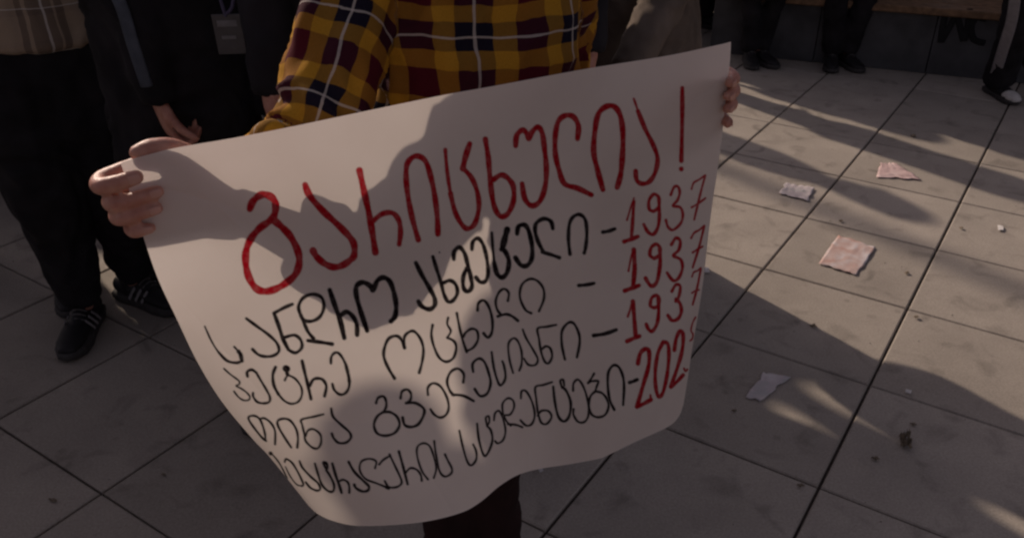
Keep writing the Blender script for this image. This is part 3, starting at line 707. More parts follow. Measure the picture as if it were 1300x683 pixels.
# ink: hand-lettered strokes, (colour, offset x, offset y, zoom) then (width, points)
INK = [
 ('r', 250, 230, 4.016, [
  (9.2, [(270,142),(285,105),(320,74),(355,70),(390,92),(402,130),(392,180),(365,208),(320,240),(278,290),(252,350),(249,420),(265,490),(300,545),(345,562),(400,550),(460,515),(505,470),(522,410),(512,350),(475,280),(430,232),(395,202)]),
  (8.6, [(552,20),(575,75),(640,150),(710,215),(770,275),(800,320),(802,375),(785,400),(740,430),(695,438),(650,420),(610,385),(592,355)])]),
 ('r', 430, 120, 3.416, [
  (8.4, [(90,330),(110,420),(130,510),(146,600),(159,684)]),
  (6.8, [(150,548),(190,518),(235,515),(262,550),(268,600),(262,650)]),
  (7.2, [(345,630),(320,540),(300,440),(292,350),(300,295),(335,268),(375,288),(400,360),(418,450),(428,540),(430,605)]),
  (5.0, [(462,240),(470,330),(485,430),(505,510)]),(6.6, [(485,430),(505,510),(535,565),(560,582),(590,560),(608,490),(600,420),(575,360),(538,320)]),(7.6,[(538,322),(550,270),(568,215)]),
  (7.0, [(636,195),(648,270),(655,350),(665,440),(680,500),(705,530),(735,515),(758,460),(757,400),(735,365),(705,350),(670,370)])]),
 ('r', 640, 90, 3.414, [
  (7.0, [(50,325),(55,280),(80,258),(100,275),(108,295),(118,270),(145,245),(165,270),(175,340),(183,420),(178,500),(155,565),(120,585),(90,555),(78,490)]),
  (7.0, [(318,295),(322,240),(300,200),(265,195),(235,220),(222,280),(222,360),(238,430),(262,490),(320,510),(378,538)]),
  (7.2, [(428,515),(405,430),(388,350),(395,250),(410,185),(445,155),(480,158),(505,200),(515,280),(512,380),(505,450),(490,505)]),
  (3.2, [(562,122),(572,150),(585,190)]),(6.0, [(580,175),(610,250),(645,320),(665,380),(655,440),(630,480),(600,490),(575,475),(570,435)]),
  (5.6, [(772,75),(772,200),(768,390)]), (5.6, [(768,424),(768,427)]),
  ]),
 ('k', 250, 330, 3.796, [
  (2.6, [(38,320),(70,390),(105,445),(145,485)]),(3.8,[(105,445),(145,485),(190,495),(215,487)]),(5.2,[(217,486),(210,455),(200,440)]),(2.6,[(205,445),(180,418)]),
  (4.0, [(238,282),(290,320),(345,360),(385,400),(395,438),(370,460),(330,465),(295,455),(268,430)]),
  (4.6, [(460,213),(420,230),(372,256)]), (5.2, [(372,258),(395,320),(415,380),(440,430)]),(4.2,[(440,432),(475,447),(505,422),(500,385),(470,362),(425,372)]),
  (4.6, [(500,267),(490,225),(510,185),(555,165),(600,180),(612,225),(595,270),(560,293),(520,292),(500,265),(515,300),(535,345),(562,378)]), (5.0, [(535,388),(590,395),(652,405)]),
  (6.6, [(640,145),(665,220),(690,290),(710,375)]), (6.0, [(690,270),(720,250),(750,270),(770,310),(772,360)]),
  (6.6, [(820,340),(790,250),(768,170),(770,125),(800,108),(835,125),(848,145),(870,100),(900,85),(930,105),(950,160),(960,220),(955,270),(935,295)])]),
 ('k', 470, 260, 3.796, [
  (6.0, [(220,280),(250,340),(285,400),(310,450),(310,485),(285,503),(250,490),(232,465)]),
  (5.0, [(302,250),(320,310),(340,370),(355,430),(375,466),(400,460),(420,425),(412,385),(385,365),(355,375)]),
  (1.8, [(333,228),(334,230)]),
  (5.6, [(403,262),(405,225),(430,205),(455,235),(470,290),(485,350),(490,395),(470,418),(450,400),(448,350),(465,305)]),
  (5.2, [(490,215),(495,178),(520,162),(545,195),(562,260),(568,330),(555,368),(530,372),(510,350)]),
  (4.0, [(586,135),(590,200),(598,280)]),(6.2,[(598,280),(610,330),(635,350),(660,325),(668,270),(650,225),(632,215)]),(8.0,[(638,205),(648,165),(660,120)]),
  (6.0, [(708,140),(715,105),(745,98),(765,130),(780,200),(778,260),(755,293),(725,290),(700,255)]),
  (5.4, [(880,115),(870,80),(835,68),(800,90),(795,130),(810,180),(835,228)]),(4.8,[(828,228),(870,240),(912,255)])]),
 ('k', 700, 210, 3.596, [
  (4.8, [(85,405),(78,340),(82,270),(100,235),(130,225),(155,250),(162,310),(157,370),(150,400)]),
  (4.8, [(235,305),(262,300),(290,290)]), (4.6, [(125,548),(160,545),(195,538)]), (5.0, [(193,776),(245,768),(296,750)])]),
 ('r', 700, 210, 3.596, [
  (2.6, [(345,250),(360,200),(377,150)]),(4.6, [(376,165),(372,240),(365,335)]),(5.4,[(332,348),(362,338),(395,325)]),
  (4.4, [(465,210),(447,200),(446,160),(468,132),(490,148),(490,190),(468,210)]),(4.6,[(490,150),(493,220),(487,280),(465,315),(440,303),(422,270)]),
  (3.6, [(545,135),(560,100),(578,98),(586,125),(575,160),(555,185),(588,192),(600,225),(590,265),(555,295),(532,280),(523,250)]),
  (2.6, [(640,108),(650,80),(675,65),(702,46)]),(3.0,[(702,48),(680,130),(652,248)]),(2.8,[(640,192),(670,175),(703,150)]),
  (2.8, [(352,482),(362,430),(375,380)]),(6.0,[(376,385),(380,470),(372,560)]),(5.6,[(335,572),(368,560),(400,548)]),
  (4.6, [(470,425),(450,410),(456,375),(480,360),(496,380),(492,410),(470,425)]),(5.2,[(495,380),(496,450),(482,530),(455,550),(430,515)]),
  (4.2, [(548,362),(568,332),(588,345),(582,385),(558,412),(590,430),(598,470),(580,515),(555,525),(528,490)]),
  (2.8, [(638,332),(652,308),(675,295),(698,276)]),(3.2,[(697,280),(675,370),(645,466)]),(2.8,[(645,398),(668,383),(690,370)]),
  (4.4, [(470,650),(452,640),(458,605),(480,593),(492,610),(488,640),(470,650)]),
  (4.0, [(550,575),(568,545),(588,552),(582,598),(568,620)]),
  (2.4, [(642,508),(650,488),(668,480),(682,468)]),(3.0,[(682,472),(665,560),(645,635)]),(2.4,[(642,582),(658,572),(674,568)])]),
 ('r', 780, 330, 3.415, [
  (3.0,[(58,245),(68,215),(80,175)]),(5.6,[(80,180),(86,250),(92,330)]),(5.4,[(55,352),(82,340),(108,330)]),
  (4.8,[(190,160),(192,220),(185,275),(165,308),(148,300),(138,278)]),
  (4.6,[(268,170),(285,190),(290,225),(275,255),(250,262),(232,240)]),
  (5.6,[(102,448),(112,405),(135,385),(150,398),(148,460),(125,540),(98,635)]),(5.4,[(98,635),(128,622),(158,605)]),(3.0,[(158,605),(156,585)]),
  (5.0,[(212,355),(190,400),(178,470),(178,540),(190,590),(210,575),(228,500),(236,420),(232,365),(212,355)]),
  (5.0,[(260,390),(268,340),(285,308),(298,325),(294,390),(275,460),(245,548)]),(4.8,[(245,550),(270,528),(298,498)]),
  (2.2,[(352,248),(340,270),(332,305),(340,320),(338,340),(328,350)]),(2.6,[(302,470),(308,482),(316,474)])]),
 ('k', 270, 430, 6.827, [
  (2.4, [(98,258),(150,305),(205,345),(232,370),(228,395),(205,408),(250,432),(295,465),(322,500),(312,528),(270,532),(225,505),(185,455)]),
  (3.8, [(302,325),(300,285),(340,268),(380,295)]),(3.2,[(375,288),(420,365),(465,440),(495,500),(490,545),(440,558),(385,545),(352,500),(350,468)]),
  (4.2, [(545,245),(522,310),(530,400),(570,480)]),(3.0,[(570,480),(620,535),(680,562),(740,545),(772,490),(768,420),(720,350),(665,318),(645,322),(625,358)]),
  (8.2, [(632,255),(645,262)]),(4.6,[(640,280),(650,315)]),
  (4.4, [(775,192),(800,300),(825,400),(852,520)]),(4.0,[(840,410),(870,355),(910,342),(955,355),(985,410),(970,495)])]),
 ('k', 370, 430, 6.827, [
  (3.6, [(342,212),(345,160),(370,125),(405,122),(445,170),(480,250),(502,350),(495,430),(460,475),(415,480),(370,440),(355,390)]),
  (4.4, [(470,220),(490,300),(502,370)])]),
 ('k', 480, 340, 4.553, [
  (4.2, [(95,638),(60,580),(35,520),(35,470),(60,410),(105,393),(135,415),(153,462)]),(3.8,[(153,462),(152,400),(180,370),(210,368),(245,410),(262,470),(255,540),(238,605)]),
  (3.6, [(315,330),(308,390),(325,460),(355,520),(395,542),(435,520),(452,465),(440,425),(400,403)]),(3.0,[(400,403),(420,365),(400,325),(405,288)]),
  (3.6, [(455,262),(470,340),(490,420),(512,485)]),(3.4,[(512,480),(550,460),(577,415),(572,365),(540,352),(505,375),(492,400)]),
  (3.8, [(575,245),(580,205),(610,188),(640,225),(660,300),(658,370),(635,402),(610,378)]),
  (3.4, [(750,190),(755,145),(730,122),(700,140),(680,190),(688,240),(712,272)]),(3.8,[(692,280),(740,268),(775,280),(808,305)]),
  (3.4, [(885,262),(850,240),(820,170),(830,100),(875,65),(920,75),(955,120),(958,180),(930,250)])]),
 ('k', 300, 500, 4.881, [
  (3.0, [(185,290),(160,270),(115,215),(78,160),(82,138),(115,135),(145,155),(165,200),(178,250),(180,285)]),(3.0,[(145,155),(175,150),(215,180),(240,230),(240,310)]),
  (3.2, [(340,330),(300,270),(260,200),(258,165),(295,152),(335,165),(370,215),(382,270),(378,330)]),
  (3.0, [(540,125),(480,140),(405,158),(408,190),(420,240),(430,290),(470,330),(505,335),(525,300),(520,250),(480,218),(445,225),(428,260)]),
  (3.4, [(588,90),(600,140),(650,190),(700,235),(710,270),(680,300),(635,302),(605,275),(592,245)]),
  (4.6, [(210,365),(214,368)]),(2.0,[(225,375),(262,420),(290,470),(315,520)]),
  (2.8, [(300,420),(310,402),(345,425),(380,480),(415,555),(405,568)]),(1.8,[(410,568),(375,560),(335,510),(305,450)]),
  (3.0, [(392,415),(410,455),(460,510),(505,550),(520,585),(500,597),(460,580),(430,545)]),
  (3.2, [(487,430),(505,490),(530,560),(570,600),(600,600),(605,560),(580,505),(560,475)]),(3.4,[(560,470),(540,425),(555,425),(565,445),(558,472)]),
  (3.8, [(595,430),(615,500),(640,570),(652,610)]),(3.0,[(630,545),(660,530),(690,545),(700,575),(700,610)])]),
 ('k', 430, 460, 3.794, [
  (3.6, [(48,478),(75,525),(120,570),(145,595),(140,615),(115,620),(85,605),(75,588)]),
  (2.8, [(175,508),(180,475),(145,463),(108,478),(102,520),(130,560),(180,580),(225,598)]),(5,[(232,600),(240,603)]),
  (3.0, [(195,490),(215,468),(245,450)]),(3.0,[(245,442),(270,495),(300,560),(300,585),(275,600),(240,598),(222,570)]),
  (3.6, [(290,428),(310,500),(332,585)]),(3.0,[(322,530),(345,508),(375,515),(395,540),(400,568)]),
  (2.8, [(430,562),(400,520),(378,450),(380,405),(410,388),(440,405),(460,460),(470,510),(458,555)]),
  (3.0, [(460,378),(468,440),(485,520),(510,548),(540,535),(545,510),(525,470),(512,442)]),
  (3.4, [(180,195),(190,170),(215,163),(228,185),(228,215),(215,238)]),(3.6,[(215,238),(185,260),(170,300),(185,340),(225,352),(270,338),(293,300),(280,260),(245,238),(215,240)]),
  (3.4, [(298,172),(305,140),(330,130),(348,150),(345,180),(325,195)]),(3.8,[(325,195),(370,195),(408,220),(410,250),(385,295),(350,310),(318,300),(308,265)]),
  (3.4, [(430,155),(430,120),(455,100),(490,115),(520,165),(530,215),(518,250),(490,265),(460,250),(442,225)]),
  (3.6, [(600,95),(602,55),(575,30),(540,45),(522,90),(535,135),(555,158)]),(3.8,[(548,155),(600,160),(650,185)])]),
 ('k', 570, 400, 3.417, [
  (3.6, [(105,245),(103,210),(130,188),(155,205),(175,260),(180,300),(165,340),(135,350),(112,320)]),
  (3.4, [(185,160),(195,230),(215,295),(230,300),(245,270),(240,225),(232,200)]),
  (3.0, [(278,250),(262,190),(258,125),(280,100),(300,115),(315,160),(315,210),(305,240)]),
  (3.0, [(320,62),(335,100),(365,150),(385,190),(375,215),(345,215),(325,188)]),
  (3.2, [(465,42),(425,50),(385,58),(390,100),(400,160),(415,200),(432,208),(447,180),(440,145),(420,135),(400,150)]),
  (3.6, [(503,192),(490,130),(490,70),(515,35),(540,35),(562,75),(567,120),(555,182)]),
  (3.0, [(45,500),(60,570),(80,635),(98,650),(118,625),(118,590),(105,560)]),
  (3.2, [(122,470),(130,540),(150,605),(168,598),(188,545),(182,500),(165,480)]),(2.8,[(165,480),(160,445),(172,438),(175,460),(165,480)]),
  (2.8, [(195,455),(200,425),(218,415),(235,450),(245,500),(235,540),(212,555),(200,545)]),
  (2.8, [(235,430),(232,385),(255,360),(278,370),(282,400),(265,430),(240,435),(250,460),(268,478)]),(3.0,[(255,472),(290,475),(318,485)]),
  (3.0, [(312,360),(315,330),(335,330),(360,375),(372,430),(360,470),(335,478),(310,455)]),
  (3.0, [(447,290),(410,302),(375,312),(378,360),(385,420)]),(3.0,[(385,420),(400,465),(425,470),(445,440),(430,415),(400,415),(385,435)]),
  (3.6, [(452,310),(460,380),(475,440),(500,460),(522,435),(528,380),(510,330),(490,310)]),(3.0,[(490,315),(483,285),(495,280),(500,305)])]),
 ('k', 680, 430, 4.88, [
  (3.0, [(232,320),(235,275),(262,252),(290,285),(315,350),(328,420),(325,480),(300,515),(262,512),(235,470),(235,435)]),
  (3.0, [(362,215),(345,245),(325,275)]),(3.0,[(325,272),(350,262),(388,262),(380,290),(370,322)]),(3.2,[(370,325),(340,355),(330,410),(345,465),(385,485),(430,470),(452,420),(440,370),(410,335),(372,325)]),
  (3.6, [(487,438),(460,380),(448,300),(450,210),(480,165),(515,175),(540,230),(548,300),(542,408)]),
  (4.4, [(582,270),(605,263),(630,252)])]),
]
inkR = np.zeros(PX.shape[:2], np.float32); inkK = np.zeros(PX.shape[:2], np.float32)
pxx, pyy = PX[..., 0], PX[..., 1]
for colr, ox, oy, zf_, sts in INK:
    tgt = inkR if colr == 'r' else inkK
    for wd, pts in sts:
        P = [Vector((x / zf_ + ox, y / zf_ + oy, 0)) for x, y in pts]
        Q, _ = resample(P, [(0, 0)] * len(P), 5)
        Q = np.array([(q.x, q.y) for q in Q])
        x0, y0 = Q.min(0) - wd; x1, y1 = Q.max(0) + wd
        msk = (pxx > x0) & (pxx < x1) & (pyy > y0) & (pyy < y1)
        if not msk.any(): continue
        X = pxx[msk]; Y = pyy[msk]; best = np.full(X.shape, 1e9)
        n = len(Q)
        for i in range(n - 1):
            a = Q[i]; d = Q[i + 1] - a; L2 = max(1e-9, d @ d)
            t = np.clip(((X - a[0]) * d[0] + (Y - a[1]) * d[1]) / L2, 0, 1)
            w_ = wd * 0.5 * (1 + 0.10 * math.sin(i * 0.9 + ox))
            best = np.minimum(best, np.hypot(X - a[0] - t * d[0], Y - a[1] - t * d[1]) - w_)
        cov = np.clip(0.5 - best / 1.0, 0, 1)
        tgt[msk] = np.maximum(tgt[msk], cov)
nr_, nc_ = POS.shape[:2]
idx = np.arange(nr_ * nc_).reshape(nr_, nc_)
quads = np.stack([idx[:-1, :-1], idx[1:, :-1], idx[1:, 1:], idx[:-1, 1:]], -1).reshape(-1, 4)
pm = bpy.data.meshes.new('poster')
pm.vertices.add(nr_ * nc_); pm.vertices.foreach_set('co', POS.astype(np.float32).ravel())
pm.loops.add(quads.size); pm.loops.foreach_set('vertex_index', quads.astype(np.int32).ravel())
pm.polygons.add(len(quads)); pm.polygons.foreach_set('loop_start', np.arange(0, quads.size, 4, dtype=np.int32))
pm.update(calc_edges=True)
pm.polygons.foreach_set('use_smooth', np.ones(len(quads), bool))
for nm, arr in (('ink_red', inkR), ('ink_black', inkK)):
    pm.attributes.new(nm, 'FLOAT', 'POINT').data.foreach_set('value', arr.ravel())
def poster_mat():
    m, nt, out = new_mat('poster_paper')
    gi = N(nt, 'ShaderNodeNewGeometry')
    n1 = N(nt, 'ShaderNodeTexNoise'); n1.inputs['Scale'].default_value = 7; n1.inputs['Detail'].default_value = 5
    nt.links.new(gi.outputs['Position'], n1.inputs['Vector'])
    r = N(nt, 'ShaderNodeValToRGB')
    r.color_ramp.elements[0].position = 0.3; r.color_ramp.elements[0].color = (0.765, 0.675, 0.625, 1)
    r.color_ramp.elements[1].position = 0.7; r.color_ramp.elements[1].color = (0.84, 0.755, 0.705, 1)
    nt.links.new(n1.outputs['Fac'], r.inputs[0])
    ng = N(nt, 'ShaderNodeTexNoise'); ng.inputs['Scale'].default_value = 160; ng.inputs['Detail'].default_value = 3
    nt.links.new(gi.outputs['Position'], ng.inputs['Vector'])
    cur = r.outputs[0]
    for nm, c, lo in (('ink_red', (0.40, 0.006, 0.016, 1), 0.90), ('ink_black', (0.012, 0.008, 0.010, 1), 0.95)):
        a = N(nt, 'ShaderNodeAttribute', attribute_name=nm)
        mr = N(nt, 'ShaderNodeMapRange'); mr.inputs['From Min'].default_value = 0.3; mr.inputs['From Max'].default_value = 0.6; mr.inputs['To Min'].default_value = lo; mr.inputs['To Max'].default_value = 1.0
        nt.links.new(ng.outputs['Fac'], mr.inputs['Value'])
        mu = N(nt, 'ShaderNodeMath', operation='MULTIPLY'); nt.links.new(a.outputs['Fac'], mu.inputs[0]); nt.links.new(mr.outputs[0], mu.inputs[1])
        mx = N(nt, 'ShaderNodeMix', data_type='RGBA'); nt.links.new(mu.outputs[0], mx.inputs[0]); nt.links.new(cur, mx.inputs[6]); mx.inputs[7].default_value = c
        cur = mx.outputs[2]
    n2 = N(nt, 'ShaderNodeTexNoise'); n2.inputs['Scale'].default_value = 9; n2.inputs['Detail'].default_value = 3
    nt.links.new(gi.outputs['Position'], n2.inputs['Vector'])
    b = N(nt, 'ShaderNodeBump'); b.inputs['Strength'].default_value = 0.45; b.inputs['Distance'].default_value = 0.010
    nt.links.new(n2.outputs['Fac'], b.inputs['Height'])
    d = N(nt, 'ShaderNodeBsdfDiffuse'); t = N(nt, 'ShaderNodeBsdfTranslucent')
    nt.links.new(cur, d.inputs['Color']); nt.links.new(cur, t.inputs['Color']); nt.links.new(b.outputs[0], d.inputs['Normal'])
    ms = N(nt, 'ShaderNodeMixShader'); ms.inputs[0].default_value = PAPER_TRANS
    nt.links.new(d.outputs[0], ms.inputs[1]); nt.links.new(t.outputs[0], ms.inputs[2])
    nt.links.new(ms.outputs[0], out.inputs[0])
    return m
PAPER_TRANS = 0.36
poster = link('poster', pm, poster_mat())
tag(poster, 'large off-white paper poster hand-lettered in red and black, held up in both hands', 'poster')

def sheet(px, py):
    """nearest grid point of the poster to a photograph position: point, normal to the front, across (to the right), down"""
    k = np.argmin((pxx - px) ** 2 + (pyy - py) ** 2); i, j = divmod(int(k), nc_)
    i0, i1 = max(0, i - 6), min(nr_ - 1, i + 6); j0, j1 = max(0, j - 6), min(nc_ - 1, j + 6)
    p = Vector(POS[i, j]); across = Vector(POS[i, j1] - POS[i, j0]).normalized(); down = Vector(POS[i1, j] - POS[i0, j]).normalized()
    n = across.cross(down)
    if n.y > 0: n = -n
    return p, n.normalized(), across, down

# ------------------------------------------------------------------ the person who holds the poster
jm = std_pose(-0.055, 1.23, -math.pi / 2, 0.92, stance=0.035)
E0, N0, A0, D0 = sheet(165, 245)
E1, N1, A1, D1 = sheet(919, 128)
wR = E0 + A0 * 0.098 + N0 * -0.055 + D0 * 0.022
wL = E1 - A1 * 0.105 + N1 * -0.060 + D1 * 0.012
jm['wrr'] = wR; jm['wrl'] = wL
jm['shr'] = Vector((-0.190, 1.22, 1.34)); jm['shl'] = Vector((0.065, 1.25, 1.36))
jm['elr'] = at_d(384, 203, 1.10); jm['ell'] = Vector((0.055, 1.38, 1.05))
for n_, s_ in (('r', -1), ('l', 1)): jm['kn' + n_] = Vector((-0.075 + 0.040 * s_, 1.21, 0.45)); jm['hip' + n_].x = -0.06 + 0.06 * s_; jm['an' + n_].x = -0.08 + 0.045 * s_
nails = []
def hand_on_edge(E, Nn, W, D, rows, wrist, thumb, palm_off):
    """four fingers bent round the edge of the sheet on to its front; W points outward over the edge"""
    def P(e, w, n): return e + W * w + Nn * n
    def fn(b):
        mcps = []
        for (e, mcp, pip, dip, tip, rad) in rows:
            pts = [P(e, *mcp), P(e, (mcp[0] + pip[0]) / 2, (mcp[1] + pip[1]) / 2 - 0.003), P(e, *pip), P(e, *dip), P(e, *tip)]
            b.tube(pts, [rad * 1.15, rad * 1.06, rad * 1.08, rad * 0.98, rad * 0.82], sub=4, seg=12)
            mcps.append(pts[0])
            tp = P(e, *tip); dp = P(e, *dip); nails.append((tp, (tp - dp).normalized(), Nn, rad))
        c0 = (mcps[0] + mcps[-1]) / 2
        ax = (mcps[-1] - mcps[0]).normalized()
        half = (mcps[-1] - mcps[0]).length / 2 + 0.003
        c0 = c0 + ax * palm_off
        b.tube([c0 - W * -0.004, c0.lerp(wrist, 0.45) - Nn * 0.004, c0.lerp(wrist, 0.8), wrist, wrist + (wrist - c0) * 0.25], [(half, 0.0135), (half * 0.95, 0.0165), (half * 0.78, 0.019), (0.029, 0.021), (0.026, 0.021)], ref=ax, seg=16)
        b.tube(thumb, [0.017, 0.0155, 0.0128, 0.0118, 0.0092], sub=4, seg=12)
    return fn
rows0 = []
for (y, pip, tip, rad) in ((227, 0.0235, -0.010, 0.0096), (251.5, 0.0180, -0.026, 0.0086), (270.5, 0.0165, -0.021, 0.0083), (290.5, 0.0080, -0.009, 0.0076)):
    xe = 153 + (y - 207) * 0.312
    e, n_, a_, d_ = sheet(xe, y)
    rows0.append((e, (-0.058, -0.034), (pip - 0.002, -0.024), (pip - 0.001, 0.002), (tip, 0.0088), rad))
th0 = [wR - A0 * 0.012 - D0 * 0.012 - N0 * -0.004, sheet(250, 214)[0] - N0 * 0.036, sheet(222, 197)[0] - N0 * 0.022, sheet(196, 197)[0] - N0 * 0.014 - D0 * 0.003, sheet(178, 202)[0] - N0 * 0.010 - D0 * 0.004]
rows1 = []
for (y, pip, tip, rad) in ((101.5, 0.0120, -0.004, 0.0086), (118, 0.0150, -0.0045, 0.0088), (134, 0.0135, -0.003, 0.0086), (154, 0.0060, -0.0002, 0.0080)):
    xe = np.interp(y, [85, 130, 170], [926, 921, 917])
    e, n_, a_, d_ = sheet(xe, y)
    rows1.append((e, (-0.055, -0.036), (pip - 0.002, -0.022), (pip - 0.003, 0.002), (tip, 0.0086), rad))
th1 = [wL + A1 * 0.012 - D1 * 0.01, E1 - A1 * 0.060 - D1 * 0.036 - N1 * 0.040, E1 - A1 * 0.035 - D1 * 0.034 - N1 * 0.020, E1 - A1 * 0.018 - D1 * 0.028 - N1 * 0.014, E1 - A1 * 0.004 - D1 * 0.026 - N1 * 0.0125]
holder = empty('person', (-0.055, 1.23, 0))
tag(holder, 'person in a yellow, maroon and navy plaid shirt holding up the lettered poster', 'person')
body = build_body(jm, holder, 0.0027, custom={'r': hand_on_edge(E0, N0, -A0, D0, rows0, wR, th0, 0.006), 'l': hand_on_edge(E1, N1, A1, D1, rows1, wL, th1, 0.0)})
for (tp, d, nn, r) in nails:
    side = d.cross(nn).normalized(); nn2 = side.cross(d).normalized()
    if nn2.dot(nn) < 0: nn2 = -nn2
    b = Blob(); c = tp + nn2 * (r * 0.80) - d * 0.001
    b.tube([c - d * 0.005 - nn2 * 0.0002, c, c + d * 0.0052 - nn2 * 0.0013], [(r * 0.50, 0.0008), (r * 0.56, 0.0010), (r * 0.44, 0.0008)], ref=side, seg=10)
    link('fingernail', mesh_from('fingernail', b.v, b.f), M['nail'], body)
build_hair(jm, holder)
# shirt: the forearm cuff of the image-left sleeve is pushed up
jshirt = dict(jm)
jshirt['wrr'] = jm['elr'].lerp(jm['wrr'], 0.60); jshirt['wrl'] = jm['ell'].lerp(jm['wrl'], 0.75)
shirt = build_top(jshirt, holder, 'shirt', M['yellow_plaid'], hem=0.80, loose=0.90, voxel=0.006, uv=True, wr=(0.0105, 15, 1.0), sleeve=1.06, cuff=1.15)
build_trousers(jm, holder, M['maroon_cloth'], loose=0.80, voxel=0.008, ankle=1.25)
for n in 'rl': shoe(holder, jm['an' + n], jm['toe' + n], SHOE_B, stripes=False)

# ------------------------------------------------------------------ the crowd around
def face(x, y, tx, ty): return math.atan2(ty - y, tx - x)
# man at the left in black with a beige plaid shirt
jl = std_pose(-1.27, 2.34, math.radians(-62), 1.07, stance=0.13)
jl['anl'] = at_z(178, 392) + Vector((-0.02, 0.05, 0.09)); jl['anr'] = at_z(104, 428) + Vector((0.0, 0.06, 0.09))
jl['knl'] = jl['hipl'].lerp(jl['anl'], 0.5) + jl['F'] * 0.05; jl['knr'] = jl['hipr'].lerp(jl['anr'], 0.5) + jl['F'] * 0.05
jl['toer'] = Vector((0.10, -1, 0)); jl['toel'] = Vector((0.92, -0.42, 0))
lm = empty('person', ((jl['anl'] + jl['anr']) / 2).xy.to_3d())
tag(lm, 'person far left in wide black trousers, beige plaid shirt and striped black sneakers', 'person')
build_body(jl, lm, 0.010); build_hair(jl, lm)
build_top(jl, lm, 'shirt', M['beige_plaid'], hem=0.885, loose=1.22, flare=1.03, voxel=0.010, uv=True, wr=(0.006, 12, 1.0), sleeve=1.1)
jj = dict(jl)
bt = Blob()
for n in 'rl':
    H, K, A_2 = jl['hip' + n], jl['kn' + n], jl['an' + n]
    bt.tube([H + Vector((0, 0, -0.04)), H.lerp(K, 0.5), K, K.lerp(A_2, 0.5), A_2 + Vector((0, 0, 0.03))], [0.135, 0.130, 0.110, 0.078, 0.058], cap=(1, 0.2))
bt.tube([jl['hipc'] - Vector((0, 0, 0.25)), jl['hipc'], jl['waist'] + Vector((0, 0, -0.02))], [(0.17, 0.13), (0.175, 0.13), (0.14, 0.10)], ref=jl['R'], cap=(1, 0.1))
bt.build('trousers', M['black_cloth'], lm, voxel=0.010, smooth=4, wrinkle=(0.010, 10, 0.8))
for n, lab in (('r', None), ('l', None)): shoe(lm, jl['an' + n], jl['toe' + n], SHOE_B, stripes=True, k=1.06)

# person in black behind, with a hanging badge and a striped sleeve
jb = std_pose(-0.80, 2.03, math.radians(-75), 0.95, stance=0.10)
jb['wrr'] = at_d(200, 122, 1.95); jb['curl'] = 2.2; jb['cuff_at'] = -0.06; jb['anr'] = Vector((-0.70, 2.0, 0.09)); jb['anl'] = Vector((-0.57, 2.06, 0.09)); jb['knr'].x = -0.79; jb['knl'].x = -0.66; jb['hdr'] = Vector((0.15, 0.0, -1)); jb['elr'] = at_d(168, 10, 1.88)
jb['shr'] = Vector((-0.97, 1.98, 1.42))
jb['pnr'] = Vector((1, 0.1, 0)); jb['tsr'] = Vector((0.5, -1, 0))
bp = person('person in black with a grey sleeve stripe, bare hand hanging, badge at the hip', jb, 'black_cloth', 'black_cloth', hem=0.60, loose=1.12, voxel=0.011, body_voxel=0.007, topname='coat', sleeve=1.05)
sd = (jb['wrr'] - jb['elr']).normalized()
cd = Vector((0, -1, 0.4)).normalized()
stripe_along(bp, 'sleeve_stripe', [jb['elr'].lerp(jb['shr'], 0.25) + cd * 0.058, jb['elr'] + cd * 0.060, jb['elr'].lerp(jb['wrr'], 0.45) + cd * 0.055, jb['elr'].lerp(jb['wrr'], 0.9) + cd * 0.045], sd.cross(cd), 0.014, M['blue_stripe'])
bc = at_d(291, 44, 1.90)
badge = empty('badge', bc); tag(badge, 'clear plastic badge holder with a white card hanging on a violet cord', 'badge')
bx = Vector((1, 0.12, 0)).normalized(); bz = Vector((0, -0.1, 1)).normalized(); by = bz.cross(bx)
v, f = [], []; box(v, f, bc, bx, by, bz, -0.030, 0.030, -0.002, 0.002, -0.045, 0.045, 0.0012); link('holder', mesh_from('holder', v, f, False), M['plastic_clear'], badge)
v, f = [], []; box(v, f, bc, bx, by, bz, -0.021, 0.021, -0.0032, -0.0024, 0.018, 0.032, 0.0003); link('card', mesh_from('card', v, f, False), M['card_white'], badge)
v, f = [], []; box(v, f, bc, bx, by, bz, -0.016, 0.014, -0.0032, -0.0024, -0.010, -0.002, 0.0003); link('card', mesh_from('card', v, f, False), M['card_white'], badge)
b = Blob(); b.tube([bc + bz * 0.042, bc + bz * 0.10 - bx * 0.006 + by * 0.01, bc + bz * 0.22 + bx * 0.01 + by * 0.02], [0.004, 0.004, 0.004], seg=8)
link('cord', mesh_from('cord', b.v, b.f), M['lanyard'], badge)
b = Blob(); b.tube([bc + bz * 0.043, bc + bz * 0.075 + bx * 0.022 + by * 0.005, bc + bz * 0.21 + bx * 0.03 + by * 0.02], [0.004, 0.004, 0.004], seg=8)
link('cord', mesh_from('cord', b.v, b.f), M['lanyard'], badge)

# person in a brown coat right behind the shirt
jc = std_pose(0.43, 2.92, math.radians(-110), 0.98, stance=0.10, arms='down')
jc['ell'] = at_d(846, -8, 2.60); jc['wrl'] = at_d(800, 84, 2.54); jc['hdl'] = Vector((-0.4, 0, -1)); jc['cuff_at'] = -0.06; jc['curl'] = 2.0
person('person in a long grey-brown coat standing right behind the plaid shirt', jc, 'brown_coat', 'charcoal_cloth', hem=0.62, loose=1.16, voxel=0.010, topname='coat', flare=1.12, sleeve=1.3, leg_loose=0.86)

